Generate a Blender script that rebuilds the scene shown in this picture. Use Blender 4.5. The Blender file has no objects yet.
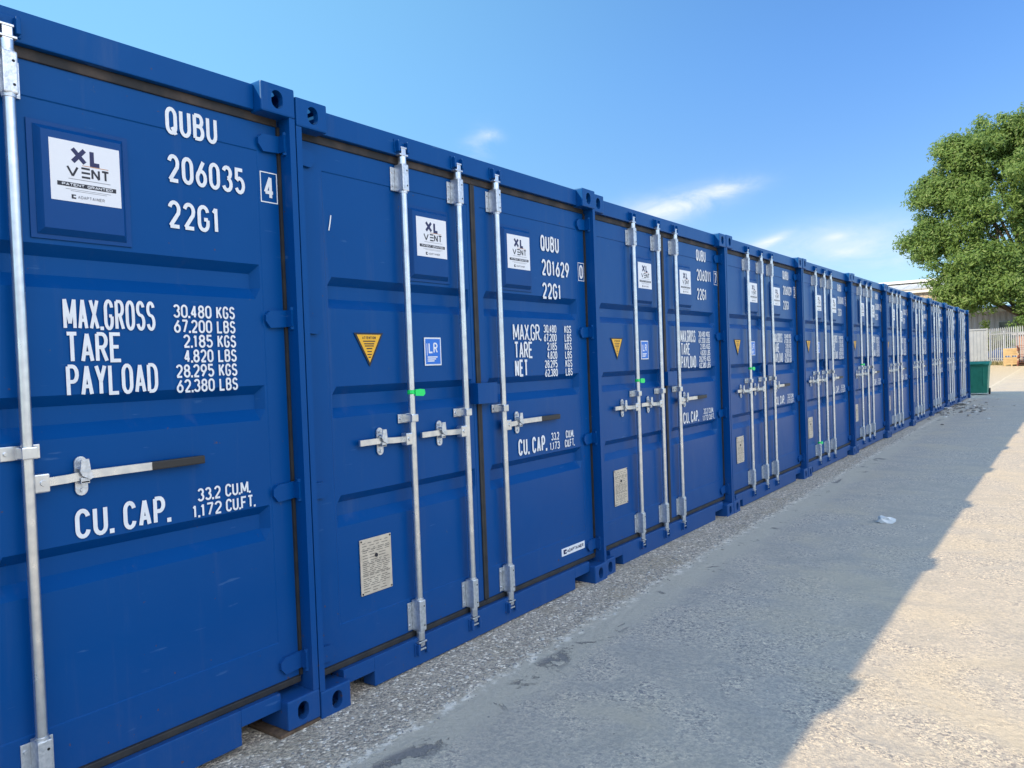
import bpy, bmesh, math, random
from math import sin, cos, pi, radians
from mathutils import Vector, Matrix

random.seed(7)
S = bpy.context.scene
COL = S.collection

# ------------------------------------------------------------------ camera
cam_d = bpy.data.cameras.new('camera')
cam = bpy.data.objects.new('camera', cam_d); COL.objects.link(cam)
CAM_LOC = Vector((2.58859, -2.07908, 1.44739))
yaw, pitch, roll = -0.632165, -0.023471, -0.036672
fw = Vector((sin(yaw)*cos(pitch), cos(yaw)*cos(pitch), sin(pitch)))
rt = Vector((cos(yaw), -sin(yaw), 0)); up = rt.cross(fw)
rt2 = cos(roll)*rt + sin(roll)*up; up2 = -sin(roll)*rt + cos(roll)*up
m = Matrix((rt2, up2, -fw)).transposed().to_4x4(); m.translation = CAM_LOC
cam.matrix_world = m
cam_d.sensor_fit = 'HORIZONTAL'; cam_d.sensor_width = 36; cam_d.lens = 773.97/1024*36
cam_d.clip_start = 0.05; cam_d.clip_end = 3000
S.camera = cam

# ------------------------------------------------------------------ light
SUN_TRAVEL = Vector((0.685, 1.47, -1.0)).normalized()
to_sun = -SUN_TRAVEL
SUN_EL = math.asin(to_sun.z); SUN_AZ = math.atan2(to_sun.x, to_sun.y)
sun_d = bpy.data.lights.new('sun', 'SUN'); sun_d.energy = 4.1; sun_d.angle = radians(0.53)
sun_d.color = (1.0, 0.79, 0.50)
sun = bpy.data.objects.new('sun', sun_d); COL.objects.link(sun)
sun.rotation_euler = SUN_TRAVEL.to_track_quat('-Z', 'Y').to_euler(); sun.location = (0, 0, 30)

W = bpy.data.worlds.new('World'); S.world = W; W.use_nodes = True
wt = W.node_tree; wt.nodes.clear()
wl = wt.links.new
def wn(t, **kw):
    n = wt.nodes.new(t)
    for k, v in kw.items(): setattr(n, k, v)
    return n
sky = wn('ShaderNodeTexSky', sky_type='NISHITA', sun_disc=False)
sky.sun_elevation = SUN_EL; sky.sun_rotation = SUN_AZ
sky.altitude = 50; sky.air_density = 1.0; sky.dust_density = 0.3; sky.ozone_density = 3.0
bg = wn('ShaderNodeBackground'); bg.inputs['Strength'].default_value = 0.0775
wout = wn('ShaderNodeOutputWorld')
wl(bg.outputs[0], wout.inputs[0])
tc = wn('ShaderNodeTexCoord')
def wmath(op, a, b=None):
    n = wn('ShaderNodeMath', operation=op)
    for i, x in enumerate((a, b)):
        if x is None: continue
        if isinstance(x, (int, float)): n.inputs[i].default_value = x
        else: wl(x, n.inputs[i])
    return n.outputs[0]
def wdot(v):
    n = wn('ShaderNodeVectorMath', operation='DOT_PRODUCT')
    wl(tc.outputs['Generated'], n.inputs[0]); n.inputs[1].default_value = v
    return n.outputs['Value']
nz = wn('ShaderNodeTexNoise'); nz.inputs['Scale'].default_value = 16; nz.inputs['Detail'].default_value = 7
nz.inputs['Roughness'].default_value = 0.66; nz.inputs['Distortion'].default_value = 0.5
mp = wn('ShaderNodeMapping'); mp.inputs['Scale'].default_value = (1, 1, 2.4)
wl(tc.outputs['Generated'], mp.inputs[0]); wl(mp.outputs[0], nz.inputs['Vector'])
def cloud(direction, w, h, tilt, amount, lo=0.38, hi=0.68):
    d = Vector(direction).normalized()
    e = Vector((0, 0, 1)).cross(d).normalized() * -1       # to the right
    v = d.cross(e) * -1
    if v.z < 0: v = -v
    a = e*cos(tilt) + v*sin(tilt); b = -e*sin(tilt) + v*cos(tilt)
    x = wmath('DIVIDE', wdot(a), w); x = wmath('SUBTRACT', x, d.dot(a)/w)
    y = wmath('DIVIDE', wdot(b), h); y = wmath('SUBTRACT', y, d.dot(b)/h)
    r2 = wmath('ADD', wmath('MULTIPLY', x, x), wmath('MULTIPLY', y, y))
    g = wmath('POWER', 2.718, wmath('MULTIPLY', r2, -1.0))
    mr = wn('ShaderNodeMapRange'); mr.inputs[1].default_value = lo; mr.inputs[2].default_value = hi
    wl(nz.outputs[0], mr.inputs[0])
    front = wmath('GREATER_THAN', wdot(d), 0.0)
    return wmath('MULTIPLY', wmath('MULTIPLY', wmath('MULTIPLY', g, mr.outputs[0]), amount), front)
cl = [cloud((-0.595, 0.758, 0.272), 0.022, 0.016, 0.9, 0.30),
      cloud((-0.578, 0.7663, 0.284), 0.012, 0.006, -0.2, 0.45, 0.2, 0.6),
      cloud((-0.340, 0.9181, 0.2040), 0.034, 0.0075, 0.12, 0.62, 0.25, 0.70),
      cloud((-0.385, 0.905, 0.1915), 0.060, 0.014, 0.22, 0.75, 0.25, 0.72),
      cloud((-0.430, 0.885, 0.1810), 0.055, 0.020, 0.15, 0.60, 0.2, 0.7),
      cloud((-0.293, 0.9463, 0.1400), 0.018, 0.0048, 0.35, 0.62, 0.15, 0.65),
      cloud((-0.310, 0.943, 0.133), 0.020, 0.007, 0.35, 0.5, 0.15, 0.65),
      cloud((-0.233, 0.9641, 0.1300), 0.100, 0.024, 0.05, 0.60, 0.0, 0.65),
      cloud((-0.2272, 0.9642, 0.1375), 0.012, 0.004, 0.05, 0.40, 0.2, 0.6),
      cloud((-0.2177, 0.9689, 0.1177), 0.016, 0.006, 0.1, 0.35, 0.2, 0.6),
      cloud((-0.175, 0.975, 0.105), 0.05, 0.022, 0.1, 0.35, 0.2, 0.7),
      ]
back = [cloud((0.78, -0.30, 0.62), 0.60, 0.34, 0.1, 1.0, .2, .5), cloud((0.9, 0.25, 0.42), 0.34, 0.18, 0.1, 0.8, .25, .6)]  # unseen bright cloud banks behind the camera, added to lift the shade
tot = cl[0]
for c in cl[1:]: tot = wmath('ADD', tot, c)
tot = wmath('MINIMUM', tot, 0.9)
mixc = wn('ShaderNodeMix', data_type='RGBA')
tint = wn('ShaderNodeMix', data_type='RGBA', blend_type='MULTIPLY'); tint.inputs[0].default_value = 1.0
wl(sky.outputs[0], tint.inputs[6]); tint.inputs[7].default_value = (0.78, 0.95, 1.12, 1)
# thin bright veil of haze: stronger higher up and towards the sun
def wrange(v, a, b):
    n = wn('ShaderNodeMapRange', interpolation_type='SMOOTHSTEP'); n.inputs[1].default_value = a; n.inputs[2].default_value = b; wl(v, n.inputs[0]); return n.outputs[0]
def wadd(base, fac, col):
    n = wn('ShaderNodeMix', data_type='RGBA', blend_type='ADD'); wl(fac, n.inputs[0]); wl(base, n.inputs[6]); n.inputs[7].default_value = (*col, 1); return n.outputs[2]
veil = wadd(tint.outputs[2], wrange(wdot((0, 0, 1)), .08, .36), (0.0, 0.45, 1.7))
veil = wadd(veil, wrange(wdot((-0.81, -0.50, 0.30)), -.30, .62), (1.15, 2.5, 2.2))
wl(tot, mixc.inputs[0]); wl(veil, mixc.inputs[6]); mixc.inputs[7].default_value = (7.2, 7.7, 8.5, 1)
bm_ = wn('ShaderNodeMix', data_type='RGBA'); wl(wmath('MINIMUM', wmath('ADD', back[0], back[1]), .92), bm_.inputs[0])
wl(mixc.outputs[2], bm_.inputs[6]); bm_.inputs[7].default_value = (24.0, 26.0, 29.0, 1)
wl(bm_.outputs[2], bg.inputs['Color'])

S.view_settings.view_transform = 'Standard'; S.view_settings.look = 'None'
S.view_settings.gamma = 1; S.view_settings.exposure = 0.80
S.view_settings.use_curve_mapping = False

# ------------------------------------------------------------------ materials
def mat(name, color, rough=0.5, metal=0.0, spec=0.5, var=None, scale=8.0, bump=0.0, bscale=60.0, coat=0.0, detail=5.0, lo=0.35, hi=0.65, rvar=0.0):
    m = bpy.data.materials.new(name); m.use_nodes = True
    t = m.node_tree; b = t.nodes['Principled BSDF']
    b.inputs['Base Color'].default_value = (*color, 1); b.inputs['Roughness'].default_value = rough
    b.inputs['Metallic'].default_value = metal; b.inputs['Specular IOR Level'].default_value = spec
    if coat: b.inputs['Coat Weight'].default_value = coat; b.inputs['Coat Roughness'].default_value = 0.12
    g = t.nodes.new('ShaderNodeNewGeometry')
    if var:
        n = t.nodes.new('ShaderNodeTexNoise'); n.inputs['Scale'].default_value = scale; n.inputs['Detail'].default_value = detail
        t.links.new(g.outputs['Position'], n.inputs['Vector'])
        mr = t.nodes.new('ShaderNodeMapRange'); mr.inputs[1].default_value = lo; mr.inputs[2].default_value = hi
        t.links.new(n.outputs[0], mr.inputs[0])
        mx = t.nodes.new('ShaderNodeMix'); mx.data_type = 'RGBA'
        mx.inputs[6].default_value = (*color, 1); mx.inputs[7].default_value = (*var, 1)
        t.links.new(mr.outputs[0], mx.inputs[0]); t.links.new(mx.outputs[2], b.inputs['Base Color'])
        if rvar:
            m2 = t.nodes.new('ShaderNodeMapRange'); m2.inputs[3].default_value = rough; m2.inputs[4].default_value = rough+rvar
            t.links.new(n.outputs[0], m2.inputs[0]); t.links.new(m2.outputs[0], b.inputs['Roughness'])
    if bump:
        n2 = t.nodes.new('ShaderNodeTexNoise'); n2.inputs['Scale'].default_value = bscale; n2.inputs['Detail'].default_value = 4
        t.links.new(g.outputs['Position'], n2.inputs['Vector'])
        bp = t.nodes.new('ShaderNodeBump'); bp.inputs['Strength'].default_value = bump; bp.inputs['Distance'].default_value = 0.01
        t.links.new(n2.outputs[0], bp.inputs['Height']); t.links.new(bp.outputs[0], b.inputs['Normal'])
    return m

def paint_mat():
    m = bpy.data.materials.new('container_blue_paint'); m.use_nodes = True
    t = m.node_tree; N = t.nodes; L = t.links.new; b = N['Principled BSDF']
    g = N.new('ShaderNodeNewGeometry'); oi = N.new('ShaderNodeObjectInfo')
    n = N.new('ShaderNodeTexNoise'); n.inputs['Scale'].default_value = 1.3; n.inputs['Detail'].default_value = 6; n.inputs['Roughness'].default_value = 0.6
    L(g.outputs['Position'], n.inputs['Vector'])
    mx = N.new('ShaderNodeMix'); mx.data_type = 'RGBA'
    mx.inputs[6].default_value = (0.0002, 0.050, 0.208, 1); mx.inputs[7].default_value = (0.0004, 0.062, 0.240, 1)
    L(n.outputs[0], mx.inputs[0])
    # small rust specks and dusty scuffs
    v = N.new('ShaderNodeTexNoise'); v.inputs['Scale'].default_value = 23; v.inputs['Detail'].default_value = 8; v.inputs['Roughness'].default_value = 0.7
    L(g.outputs['Position'], v.inputs['Vector'])
    mr = N.new('ShaderNodeMapRange'); mr.inputs[1].default_value = 0.685; mr.inputs[2].default_value = 0.73; L(v.outputs[0], mr.inputs[0])
    mul = N.new('ShaderNodeMath'); mul.operation = 'MULTIPLY'; mul.inputs[1].default_value = 0.55; L(mr.outputs[0], mul.inputs[0])
    m2 = N.new('ShaderNodeMix'); m2.data_type = 'RGBA'; m2.inputs[7].default_value = (0.09, 0.10, 0.13, 1)
    L(mul.outputs[0], m2.inputs[0]); L(mx.outputs[2], m2.inputs[6])
    # dust gathered along the lower edge
    sp = N.new('ShaderNodeSeparateXYZ'); L(g.outputs['Position'], sp.inputs[0])
    dz = N.new('ShaderNodeMapRange'); dz.inputs[1].default_value = 0.55; dz.inputs[2].default_value = 0.0; L(sp.outputs[2], dz.inputs[0])
    dn = N.new('ShaderNodeMath'); dn.operation = 'MULTIPLY'; L(dz.outputs[0], dn.inputs[0]); L(v.outputs[0], dn.inputs[1])
    dn2 = N.new('ShaderNodeMath'); dn2.operation = 'MULTIPLY'; L(dn.outputs[0], dn2.inputs[0]); dn2.inputs[1].default_value = 0.16
    m3 = N.new('ShaderNodeMix'); m3.data_type = 'RGBA'; m3.inputs[7].default_value = (0.16, 0.16, 0.17, 1)
    L(dn2.outputs[0], m3.inputs[0]); L(m2.outputs[2], m3.inputs[6])
    L(m3.outputs[2], b.inputs['Base Color'])
    mpz = N.new('ShaderNodeMapping'); mpz.inputs['Scale'].default_value = (9, 9, .55); L(g.outputs['Position'], mpz.inputs[0])
    sk = N.new('ShaderNodeTexNoise'); sk.inputs['Scale'].default_value = 1.0; sk.inputs['Detail'].default_value = 7; sk.inputs['Roughness'].default_value = .7; L(mpz.outputs[0], sk.inputs['Vector'])
    skr = N.new('ShaderNodeMapRange'); skr.inputs[1].default_value = .56; skr.inputs[2].default_value = .78; skr.inputs[4].default_value = .10; L(sk.outputs[0], skr.inputs[0])
    m4 = N.new('ShaderNodeMix'); m4.data_type = 'RGBA'; m4.inputs[7].default_value = (0.20, 0.21, 0.22, 1)
    L(skr.outputs[0], m4.inputs[0]); L(m3.outputs[2], m4.inputs[6])
    mps = N.new('ShaderNodeMapping'); mps.inputs['Scale'].default_value = (14, 5, 34); mps.inputs['Rotation'].default_value = (.35, 0, 0); L(g.outputs['Position'], mps.inputs[0])
    sc_ = N.new('ShaderNodeTexNoise'); sc_.inputs['Scale'].default_value = 1.0; sc_.inputs['Detail'].default_value = 6; L(mps.outputs[0], sc_.inputs['Vector'])
    scr = N.new('ShaderNodeMapRange'); scr.inputs[1].default_value = .70; scr.inputs[2].default_value = .74; scr.inputs[4].default_value = .45; L(sc_.outputs[0], scr.inputs[0])
    m5 = N.new('ShaderNodeMix'); m5.data_type = 'RGBA'; m5.inputs[7].default_value = (0.05, 0.13, 0.30, 1)
    L(scr.outputs[0], m5.inputs[0]); L(m4.outputs[2], m5.inputs[6])
    # rust freckles gather low on the steel
    rf_ = N.new('ShaderNodeTexNoise'); rf_.inputs['Scale'].default_value = 38; rf_.inputs['Detail'].default_value = 5; L(g.outputs['Position'], rf_.inputs['Vector'])
    ra_ = N.new('ShaderNodeMath'); ra_.operation = 'MULTIPLY_ADD'; L(dz.outputs[0], ra_.inputs[0]); ra_.inputs[1].default_value = .06; L(rf_.outputs[0], ra_.inputs[2])
    rr_ = N.new('ShaderNodeMapRange'); rr_.inputs[1].default_value = .735; rr_.inputs[2].default_value = .76; rr_.inputs[4].default_value = .7; L(ra_.outputs[0], rr_.inputs[0])
    m6 = N.new('ShaderNodeMix'); m6.data_type = 'RGBA'; m6.inputs[7].default_value = (0.10, 0.055, 0.035, 1)
    L(rr_.outputs[0], m6.inputs[0]); L(m5.outputs[2], m6.inputs[6]); L(m6.outputs[2], b.inputs['Base Color'])
    r = N.new('ShaderNodeMapRange'); r.inputs[3].default_value = 0.27; r.inputs[4].default_value = 0.40; L(n.outputs[0], r.inputs[0])
    L(r.outputs[0], b.inputs['Roughness'])
    b.inputs['Specular IOR Level'].default_value = 0.26; b.inputs['Specular Tint'].default_value = (0.45, 0.78, 1.0, 1)
    # very slight dents of thin steel
    w = N.new('ShaderNodeTexNoise'); w.inputs['Scale'].default_value = 2.6; w.inputs['Detail'].default_value = 2; L(g.outputs['Position'], w.inputs['Vector'])
    w2 = N.new('ShaderNodeTexNoise'); w2.inputs['Scale'].default_value = 160; L(g.outputs['Position'], w2.inputs['Vector'])
    ad = N.new('ShaderNodeMath'); ad.operation = 'MULTIPLY_ADD'; L(w2.outputs[0], ad.inputs[0]); ad.inputs[1].default_value = 0.02; L(w.outputs[0], ad.inputs[2])
    bp = N.new('ShaderNodeBump'); bp.inputs['Strength'].default_value = 0.35; bp.inputs['Distance'].default_value = 0.02
    L(ad.outputs[0], bp.inputs['Height']); L(bp.outputs[0], b.inputs['Normal'])
    return m

M = {}
M['paint'] = paint_mat()
M['ventpaint'] = mat('vent_paint', (0.0003, 0.050, 0.200), .36, spec=.2, var=(0.0006, 0.058, 0.225), scale=3)
M['galv'] = mat('galvanised_steel', (0.78, 0.79, 0.80), 0.22, 0.92, var=(0.62, 0.63, 0.65), scale=22, rvar=0.16)
M['galv_dull'] = mat('dull_galvanised_steel', (0.74, 0.75, 0.77), 0.32, 0.82, var=(0.56, 0.58, 0.60), scale=60, rvar=0.2, bump=0.15, bscale=120)
M['rubber'] = mat('black_rubber_seal', (0.014, 0.014, 0.016), 0.65, var=(0.030, 0.027, 0.024), scale=14)
M['rustseal'] = mat('rust_stained_seal', (0.013, 0.012, 0.013), 0.7, var=(0.060, 0.042, 0.032), scale=9, lo=0.44, hi=0.70, detail=7)
M['grip'] = mat('black_plastic_grip', (0.020, 0.018, 0.017), 0.5)
M['white'] = mat('white_vinyl', (0.78, 0.79, 0.80), 0.45, var=(0.70, 0.71, 0.73), scale=30)
M['sticker'] = mat('white_sticker', (0.76, 0.76, 0.78), 0.35)
M['navy'] = mat('navy_print', (0.010, 0.012, 0.075), 0.45)
M['blackprint'] = mat('black_print', (0.010, 0.010, 0.018), 0.45)
M['greyprint'] = mat('grey_print', (0.28, 0.28, 0.30), 0.5)
M['orangeprint'] = mat('orange_print', (0.55, 0.22, 0.06), 0.5)
M['yellow'] = mat('yellow_sticker', (0.80, 0.42, 0.015), 0.4)
M['bluestick'] = mat('bright_blue_sticker', (0.01, 0.15, 0.60), 0.35)
M['plate'] = mat('cream_data_plate', (0.64, 0.55, 0.43), 0.38, 0.1, var=(0.53, 0.45, 0.35), scale=18)
M['plateprint'] = mat('plate_print', (0.10, 0.09, 0.08), 0.5)
M['green'] = mat('green_plastic_tag', (0.01, 0.72, 0.14), 0.4)
M['rust'] = mat('rusty_plate', (0.16, 0.10, 0.06), 0.85, var=(0.07, 0.045, 0.03), scale=30, bump=0.4)
M['dark'] = mat('painted_hole_shade', (0.01, 0.01, 0.012), 0.9)
M['plyfloor'] = mat('dark_underside', (0.02, 0.022, 0.03), 0.9)

# ------------------------------------------------------------------ mesh helper
class MB:
    def __init__(s): s.v = []; s.f = []; s.mi = []; s.cur = 0; s.sm = []; s.smooth = False
    def mat(s, i): s.cur = i; return s
    def add(s, vs, fs):
        o = len(s.v); s.v += [tuple(x) for x in vs]
        for f in fs: s.f.append(tuple(o+i for i in f)); s.mi.append(s.cur); s.sm.append(s.smooth)
        return s
    def box(s, x0, x1, y0, y1, z0, z1, b=0.0):
        if x0 > x1: x0, x1 = x1, x0
        if y0 > y1: y0, y1 = y1, y0
        if z0 > z1: z0, z1 = z1, z0
        if b <= 0:
            vs = [(x, y, z) for x in (x0, x1) for y in (y0, y1) for z in (z0, z1)]
            return s.add(vs, [(0,1,3,2), (4,6,7,5), (0,4,5,1), (2,3,7,6), (0,2,6,4), (1,5,7,3)])
        bm = bmesh.new()
        bmesh.ops.create_cube(bm, size=1)
        for v in bm.verts:
            v.co = Vector((x0 + (v.co.x+.5)*(x1-x0), y0 + (v.co.y+.5)*(y1-y0), z0 + (v.co.z+.5)*(z1-z0)))
        bmesh.ops.bevel(bm, geom=bm.edges[:], offset=b, segments=2, profile=0.6, affect='EDGES')
        return s.frombm(bm)
    def frombm(s, bm):
        bm.verts.index_update()
        s.add([v.co[:] for v in bm.verts], [[v.index for v in f.verts] for f in bm.faces]); bm.free(); return s
    def tube(s, p0, p1, r0, r1=None, n=14, caps=True):
        p0 = Vector(p0); p1 = Vector(p1); r1 = r0 if r1 is None else r1
        d = (p1-p0).normalized(); a = d.orthogonal().normalized(); b = d.cross(a)
        vs = [p0 + (a*cos(2*pi*i/n) + b*sin(2*pi*i/n))*r0 for i in range(n)] + [p1 + (a*cos(2*pi*i/n) + b*sin(2*pi*i/n))*r1 for i in range(n)]
        old = s.smooth; s.smooth = True
        s.add(vs, [(i, (i+1) % n, n+(i+1) % n, n+i) for i in range(n)])
        s.smooth = old
        if caps:
            s.add(vs[:n], [tuple(reversed(range(n)))]); s.add(vs[n:], [tuple(range(n))])
        return s
    def prism(s, poly, axis, a, b):
        """poly: 2-D points; axis 'x': poly is (y,z), 'y': (x,z), 'z': (x,y)"""
        def P(p, t): return {'x': (t, p[0], p[1]), 'y': (p[0], t, p[1]), 'z': (p[0], p[1], t)}[axis]
        n = len(poly); vs = [P(p, a) for p in poly] + [P(p, b) for p in poly]
        return s.add(vs, [tuple(range(n)), tuple(reversed(range(n, 2*n)))] + [(i, n+i, n+(i+1) % n, (i+1) % n) for i in range(n)])
    def strip(s, pts, w, x, closed=False):
        """flat stroke on the door plane; pts (y,z)"""
        P = [Vector(p) for p in pts]; n = len(P); L = []; R = []
        for i in range(n):
            if closed: a, b, c = P[i-1], P[i], P[(i+1) % n]
            else: a, b, c = P[max(i-1, 0)], P[i], P[min(i+1, n-1)]
            d1 = (b-a); d2 = (c-b)
            if d1.length < 1e-9: d1 = d2
            if d2.length < 1e-9: d2 = d1
            d1 = d1.normalized(); d2 = d2.normalized()
            n1 = Vector((-d1.y, d1.x)); n2 = Vector((-d2.y, d2.x)); mm = n1+n2
            if mm.length < 1e-6: mm = n1.copy()
            mm = mm.normalized(); k = 1/max(mm.dot(n1), 0.62)
            L.append(b + mm*k*w/2); R.append(b - mm*k*w/2)
        vs = [(x, p.x, p.y) for p in L] + [(x, p.x, p.y) for p in R]
        m_ = n if closed else n-1
        return s.add(vs, [(i, n+i, n+(i+1) % n, (i+1) % n) for i in range(m_)])
    def quad(s, x, y0, y1, z0, z1): return s.add([(x, y0, z0), (x, y1, z0), (x, y1, z1), (x, y0, z1)], [(0,1,2,3)])
    def mesh(s, name, mats):
        me = bpy.data.meshes.new(name); me.from_pydata(s.v, [], s.f)
        if not isinstance(mats, (list, tuple)): mats = [mats]
        for q in mats: me.materials.append(q)
        me.polygons.foreach_set('material_index', s.mi); me.polygons.foreach_set('use_smooth', s.sm)
        bm = bmesh.new(); bm.from_mesh(me); bmesh.ops.recalc_face_normals(bm, faces=bm.faces); bm.to_mesh(me); bm.free()
        me.update(); return me
    def build(s, name, mats, parent=None, loc=None):
        return link(name, s.mesh(name, mats), parent, loc)
def link(name, me, parent=None, loc=None):
    o = bpy.data.objects.new(name, me); COL.objects.link(o)
    if parent: o.parent = parent
    if loc is not None: o.location = loc
    return o
def empty(name, loc, rz=0.0):
    o = bpy.data.objects.new(name, None); COL.objects.link(o); o.location = loc; o.rotation_euler = (0, 0, rz); o.empty_display_size = 0.3; return o
def tag(o, label=None, cat=None, group=None, kind=None):
    for k, v in (('label', label), ('category', cat), ('group', group), ('kind', kind)):
        if v: o[k] = v
    return o
def copy_tree(o, parent=None):
    c = o.copy(); COL.objects.link(c)
    if parent: c.parent = parent
    for ch in list(o.children): copy_tree(ch, c)
    return c

# ------------------------------------------------------------------ stroke lettering (narrow rounded capitals)
def arc(cx, cy, rx, ry, a0, a1, n=9):
    return [(cx + rx*cos(radians(a0+(a1-a0)*i/n)), cy + ry*sin(radians(a0+(a1-a0)*i/n))) for i in range(n+1)]
def _rr():  # rounded O, open order counter-clockwise, closed
    return arc(.5, .72, .5, .28, 0, 180) + arc(.5, .28, .5, .28, 180, 360)
GL = {
 'A': [[(0,0),(.5,1)], [(1,0),(.5,1)], [(.18,.28),(.82,.28)]],
 'B': [[(0,0),(0,1)], [(0,1),(.55,1)] + arc(.55,.77,.38,.23,90,-90) + [(0,.54)], [(.55,.54)] + arc(.55,.27,.45,.27,90,-90) + [(0,0)]],
 'C': [arc(.5,.72,.5,.28,10,180) + arc(.5,.28,.5,.28,180,350)],
 'D': [[(0,0),(0,1)], [(0,1),(.45,1)] + arc(.45,.68,.55,.32,90,0) + arc(.45,.32,.55,.32,0,-90) + [(0,0)]],
 'E': [[(1,1),(0,1),(0,0),(1,0)], [(0,.52),(.8,.52)]],
 'F': [[(1,1),(0,1),(0,0)], [(0,.52),(.8,.52)]],
 'G': [arc(.5,.72,.5,.28,10,180) + arc(.5,.28,.5,.28,180,360) + [(1,.44)], [(1.0,.46),(.55,.46)]],
 'I': [[(.5,0),(.5,1)]],
 'K': [[(0,0),(0,1)], [(1,1),(.04,.40)], [(.34,.58),(1,0)]],
 'L': [[(0,1),(0,0),(1,0)]],
 'M': [[(0,0),(0,1)], [(.02,1),(.5,.16)], [(.5,.16),(.98,1)], [(1,1),(1,0)]],
 'N': [[(0,0),(0,1)], [(0,1),(1,0)], [(1,0),(1,1)]],
 'O': ['c', _rr()],
 'P': [[(0,0),(0,1)], [(0,1),(.52,1)] + arc(.52,.73,.48,.27,90,-90) + [(0,.46)]],
 'Q': ['c', _rr(), [(.58,.24),(1.02,-.05)]],
 'R': [[(0,0),(0,1)], [(0,1),(.52,1)] + arc(.52,.75,.46,.25,90,-90) + [(0,.5)], [(.50,.5),(1,0)]],
 'S': [arc(.5,.76,.47,.24,15,180,8) + arc(.5,.76,.47,.24,180,250,4) + arc(.5,.26,.5,.26,70,0,4) + arc(.5,.26,.5,.26,0,-165,8)],
 'T': [[(0,1),(1,1)], [(.5,1),(.5,0)]],
 'U': [[(0,1)] + arc(.5,.28,.5,.28,180,360) + [(1,1)]],
 'V': [[(0,1),(.5,0)], [(.5,0),(1,1)]],
 'X': [[(0,0),(1,1)], [(0,1),(1,0)]],
 'Y': [[(0,1),(.5,.45)], [(.5,.45),(1,1)], [(.5,.48),(.5,0)]],
 '0': ['c', _rr()],
 '1': [[(.55,1),(.55,0)], [(.10,.80),(.55,.98)]],
 '2': [arc(.5,.72,.5,.28,165,0,8) + [(.93,.56),(.04,.02)], [(.0,.0),(1,0)]],
 '3': [arc(.48,.76,.47,.24,160,0,7) + arc(.48,.76,.47,.24,0,-80,4), arc(.48,.27,.52,.27,80,-160,10)],
 '4': [[(.70,0),(.70,1)], [(.70,1),(0,.26)], [(0,.26),(1,.26)]],
 '5': [[(.92,1),(.1,1),(.06,.56)], arc(.48,.31,.52,.31,140,-155,12)],
 '6': [[(.80,1),(.06,.42)], 'c', arc(.5,.3,.5,.3,165,525,18)],
 '7': [[(0,1),(1,1)], [(.97,1),(.3,0)]],
 '8': ['c', arc(.5,.77,.44,.23,-90,270,16), 'c', arc(.5,.27,.5,.27,90,450,16)],
 '9': ['c', arc(.5,.7,.5,.3,-15,-375,18), [(.94,.58),(.20,0)]],
 '.': [[(.0,.06),(.30,.06)]],
}
NARROW = {'M': 1.40, '.': 0.30, '1': 0.62, 'I': 0.35, ' ': 0.6}
def text(mb, s, y0, y1, ztop, h, stroke, x, gap=0.30, right=False):
    """letters between y0 and y1 (right=True: natural width set against y1 using width y1-y0 for 6 glyphs)"""
    ws = [NARROW.get(c, 1.0) for c in s]
    ga = stroke*1.62 if gap < .45 else stroke*(1+gap)
    if gap < .25: ga = stroke*1.42
    dots = s.count('.'); tot = sum(w for c, w in zip(s, ws) if c != '.')
    unit = (y1-y0-stroke-ga*(len(s)-1)+dots*ga*.25)/tot
    if unit < stroke*1.0: ga *= .85; unit = (y1-y0-stroke-ga*(len(s)-1)+dots*ga*.25)/tot
    y = y0 + stroke/2; k = 0
    hh = h - stroke; zb = ztop - h + stroke/2
    for c, w in zip(s, ws):
        if c == '.':
            y -= ga*.12; mb.quad(x, y-stroke*.55, y+stroke*.55, zb-stroke/2, zb+stroke*.6); y += ga*.87; continue
        g = GL.get(c, []); i = 0
        while i < len(g):
            closed = False
            if g[i] == 'c': closed = True; i += 1
            pts = g[i]
            if closed and (Vector(pts[0])-Vector(pts[-1])).length < 1e-6: pts = pts[:-1]
            if c == '.': sw = stroke*1.2
            else: sw = stroke
            q = []
            for p in pts:
                t_ = (y + p[0]*w*unit, zb + p[1]*hh)
                if not q or (Vector(t_)-Vector(q[-1])).length > 1e-6: q.append(t_)
            mb.strip(q, sw, x + 0.00009*(k % 7), closed)
            k += 1; i += 1
        y += w*unit + ga

# ------------------------------------------------------------------ container pieces
CW, CH, CD = 2.438, 2.591, 6.058
DX = -0.060                       # door face
XT = DX + 0.0016                  # lettering plane
DZ0, DZ1 = 0.176, 2.445           # door bottom / top
LD = (0.040, 1.203); RD = (1.241, 2.396)

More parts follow.
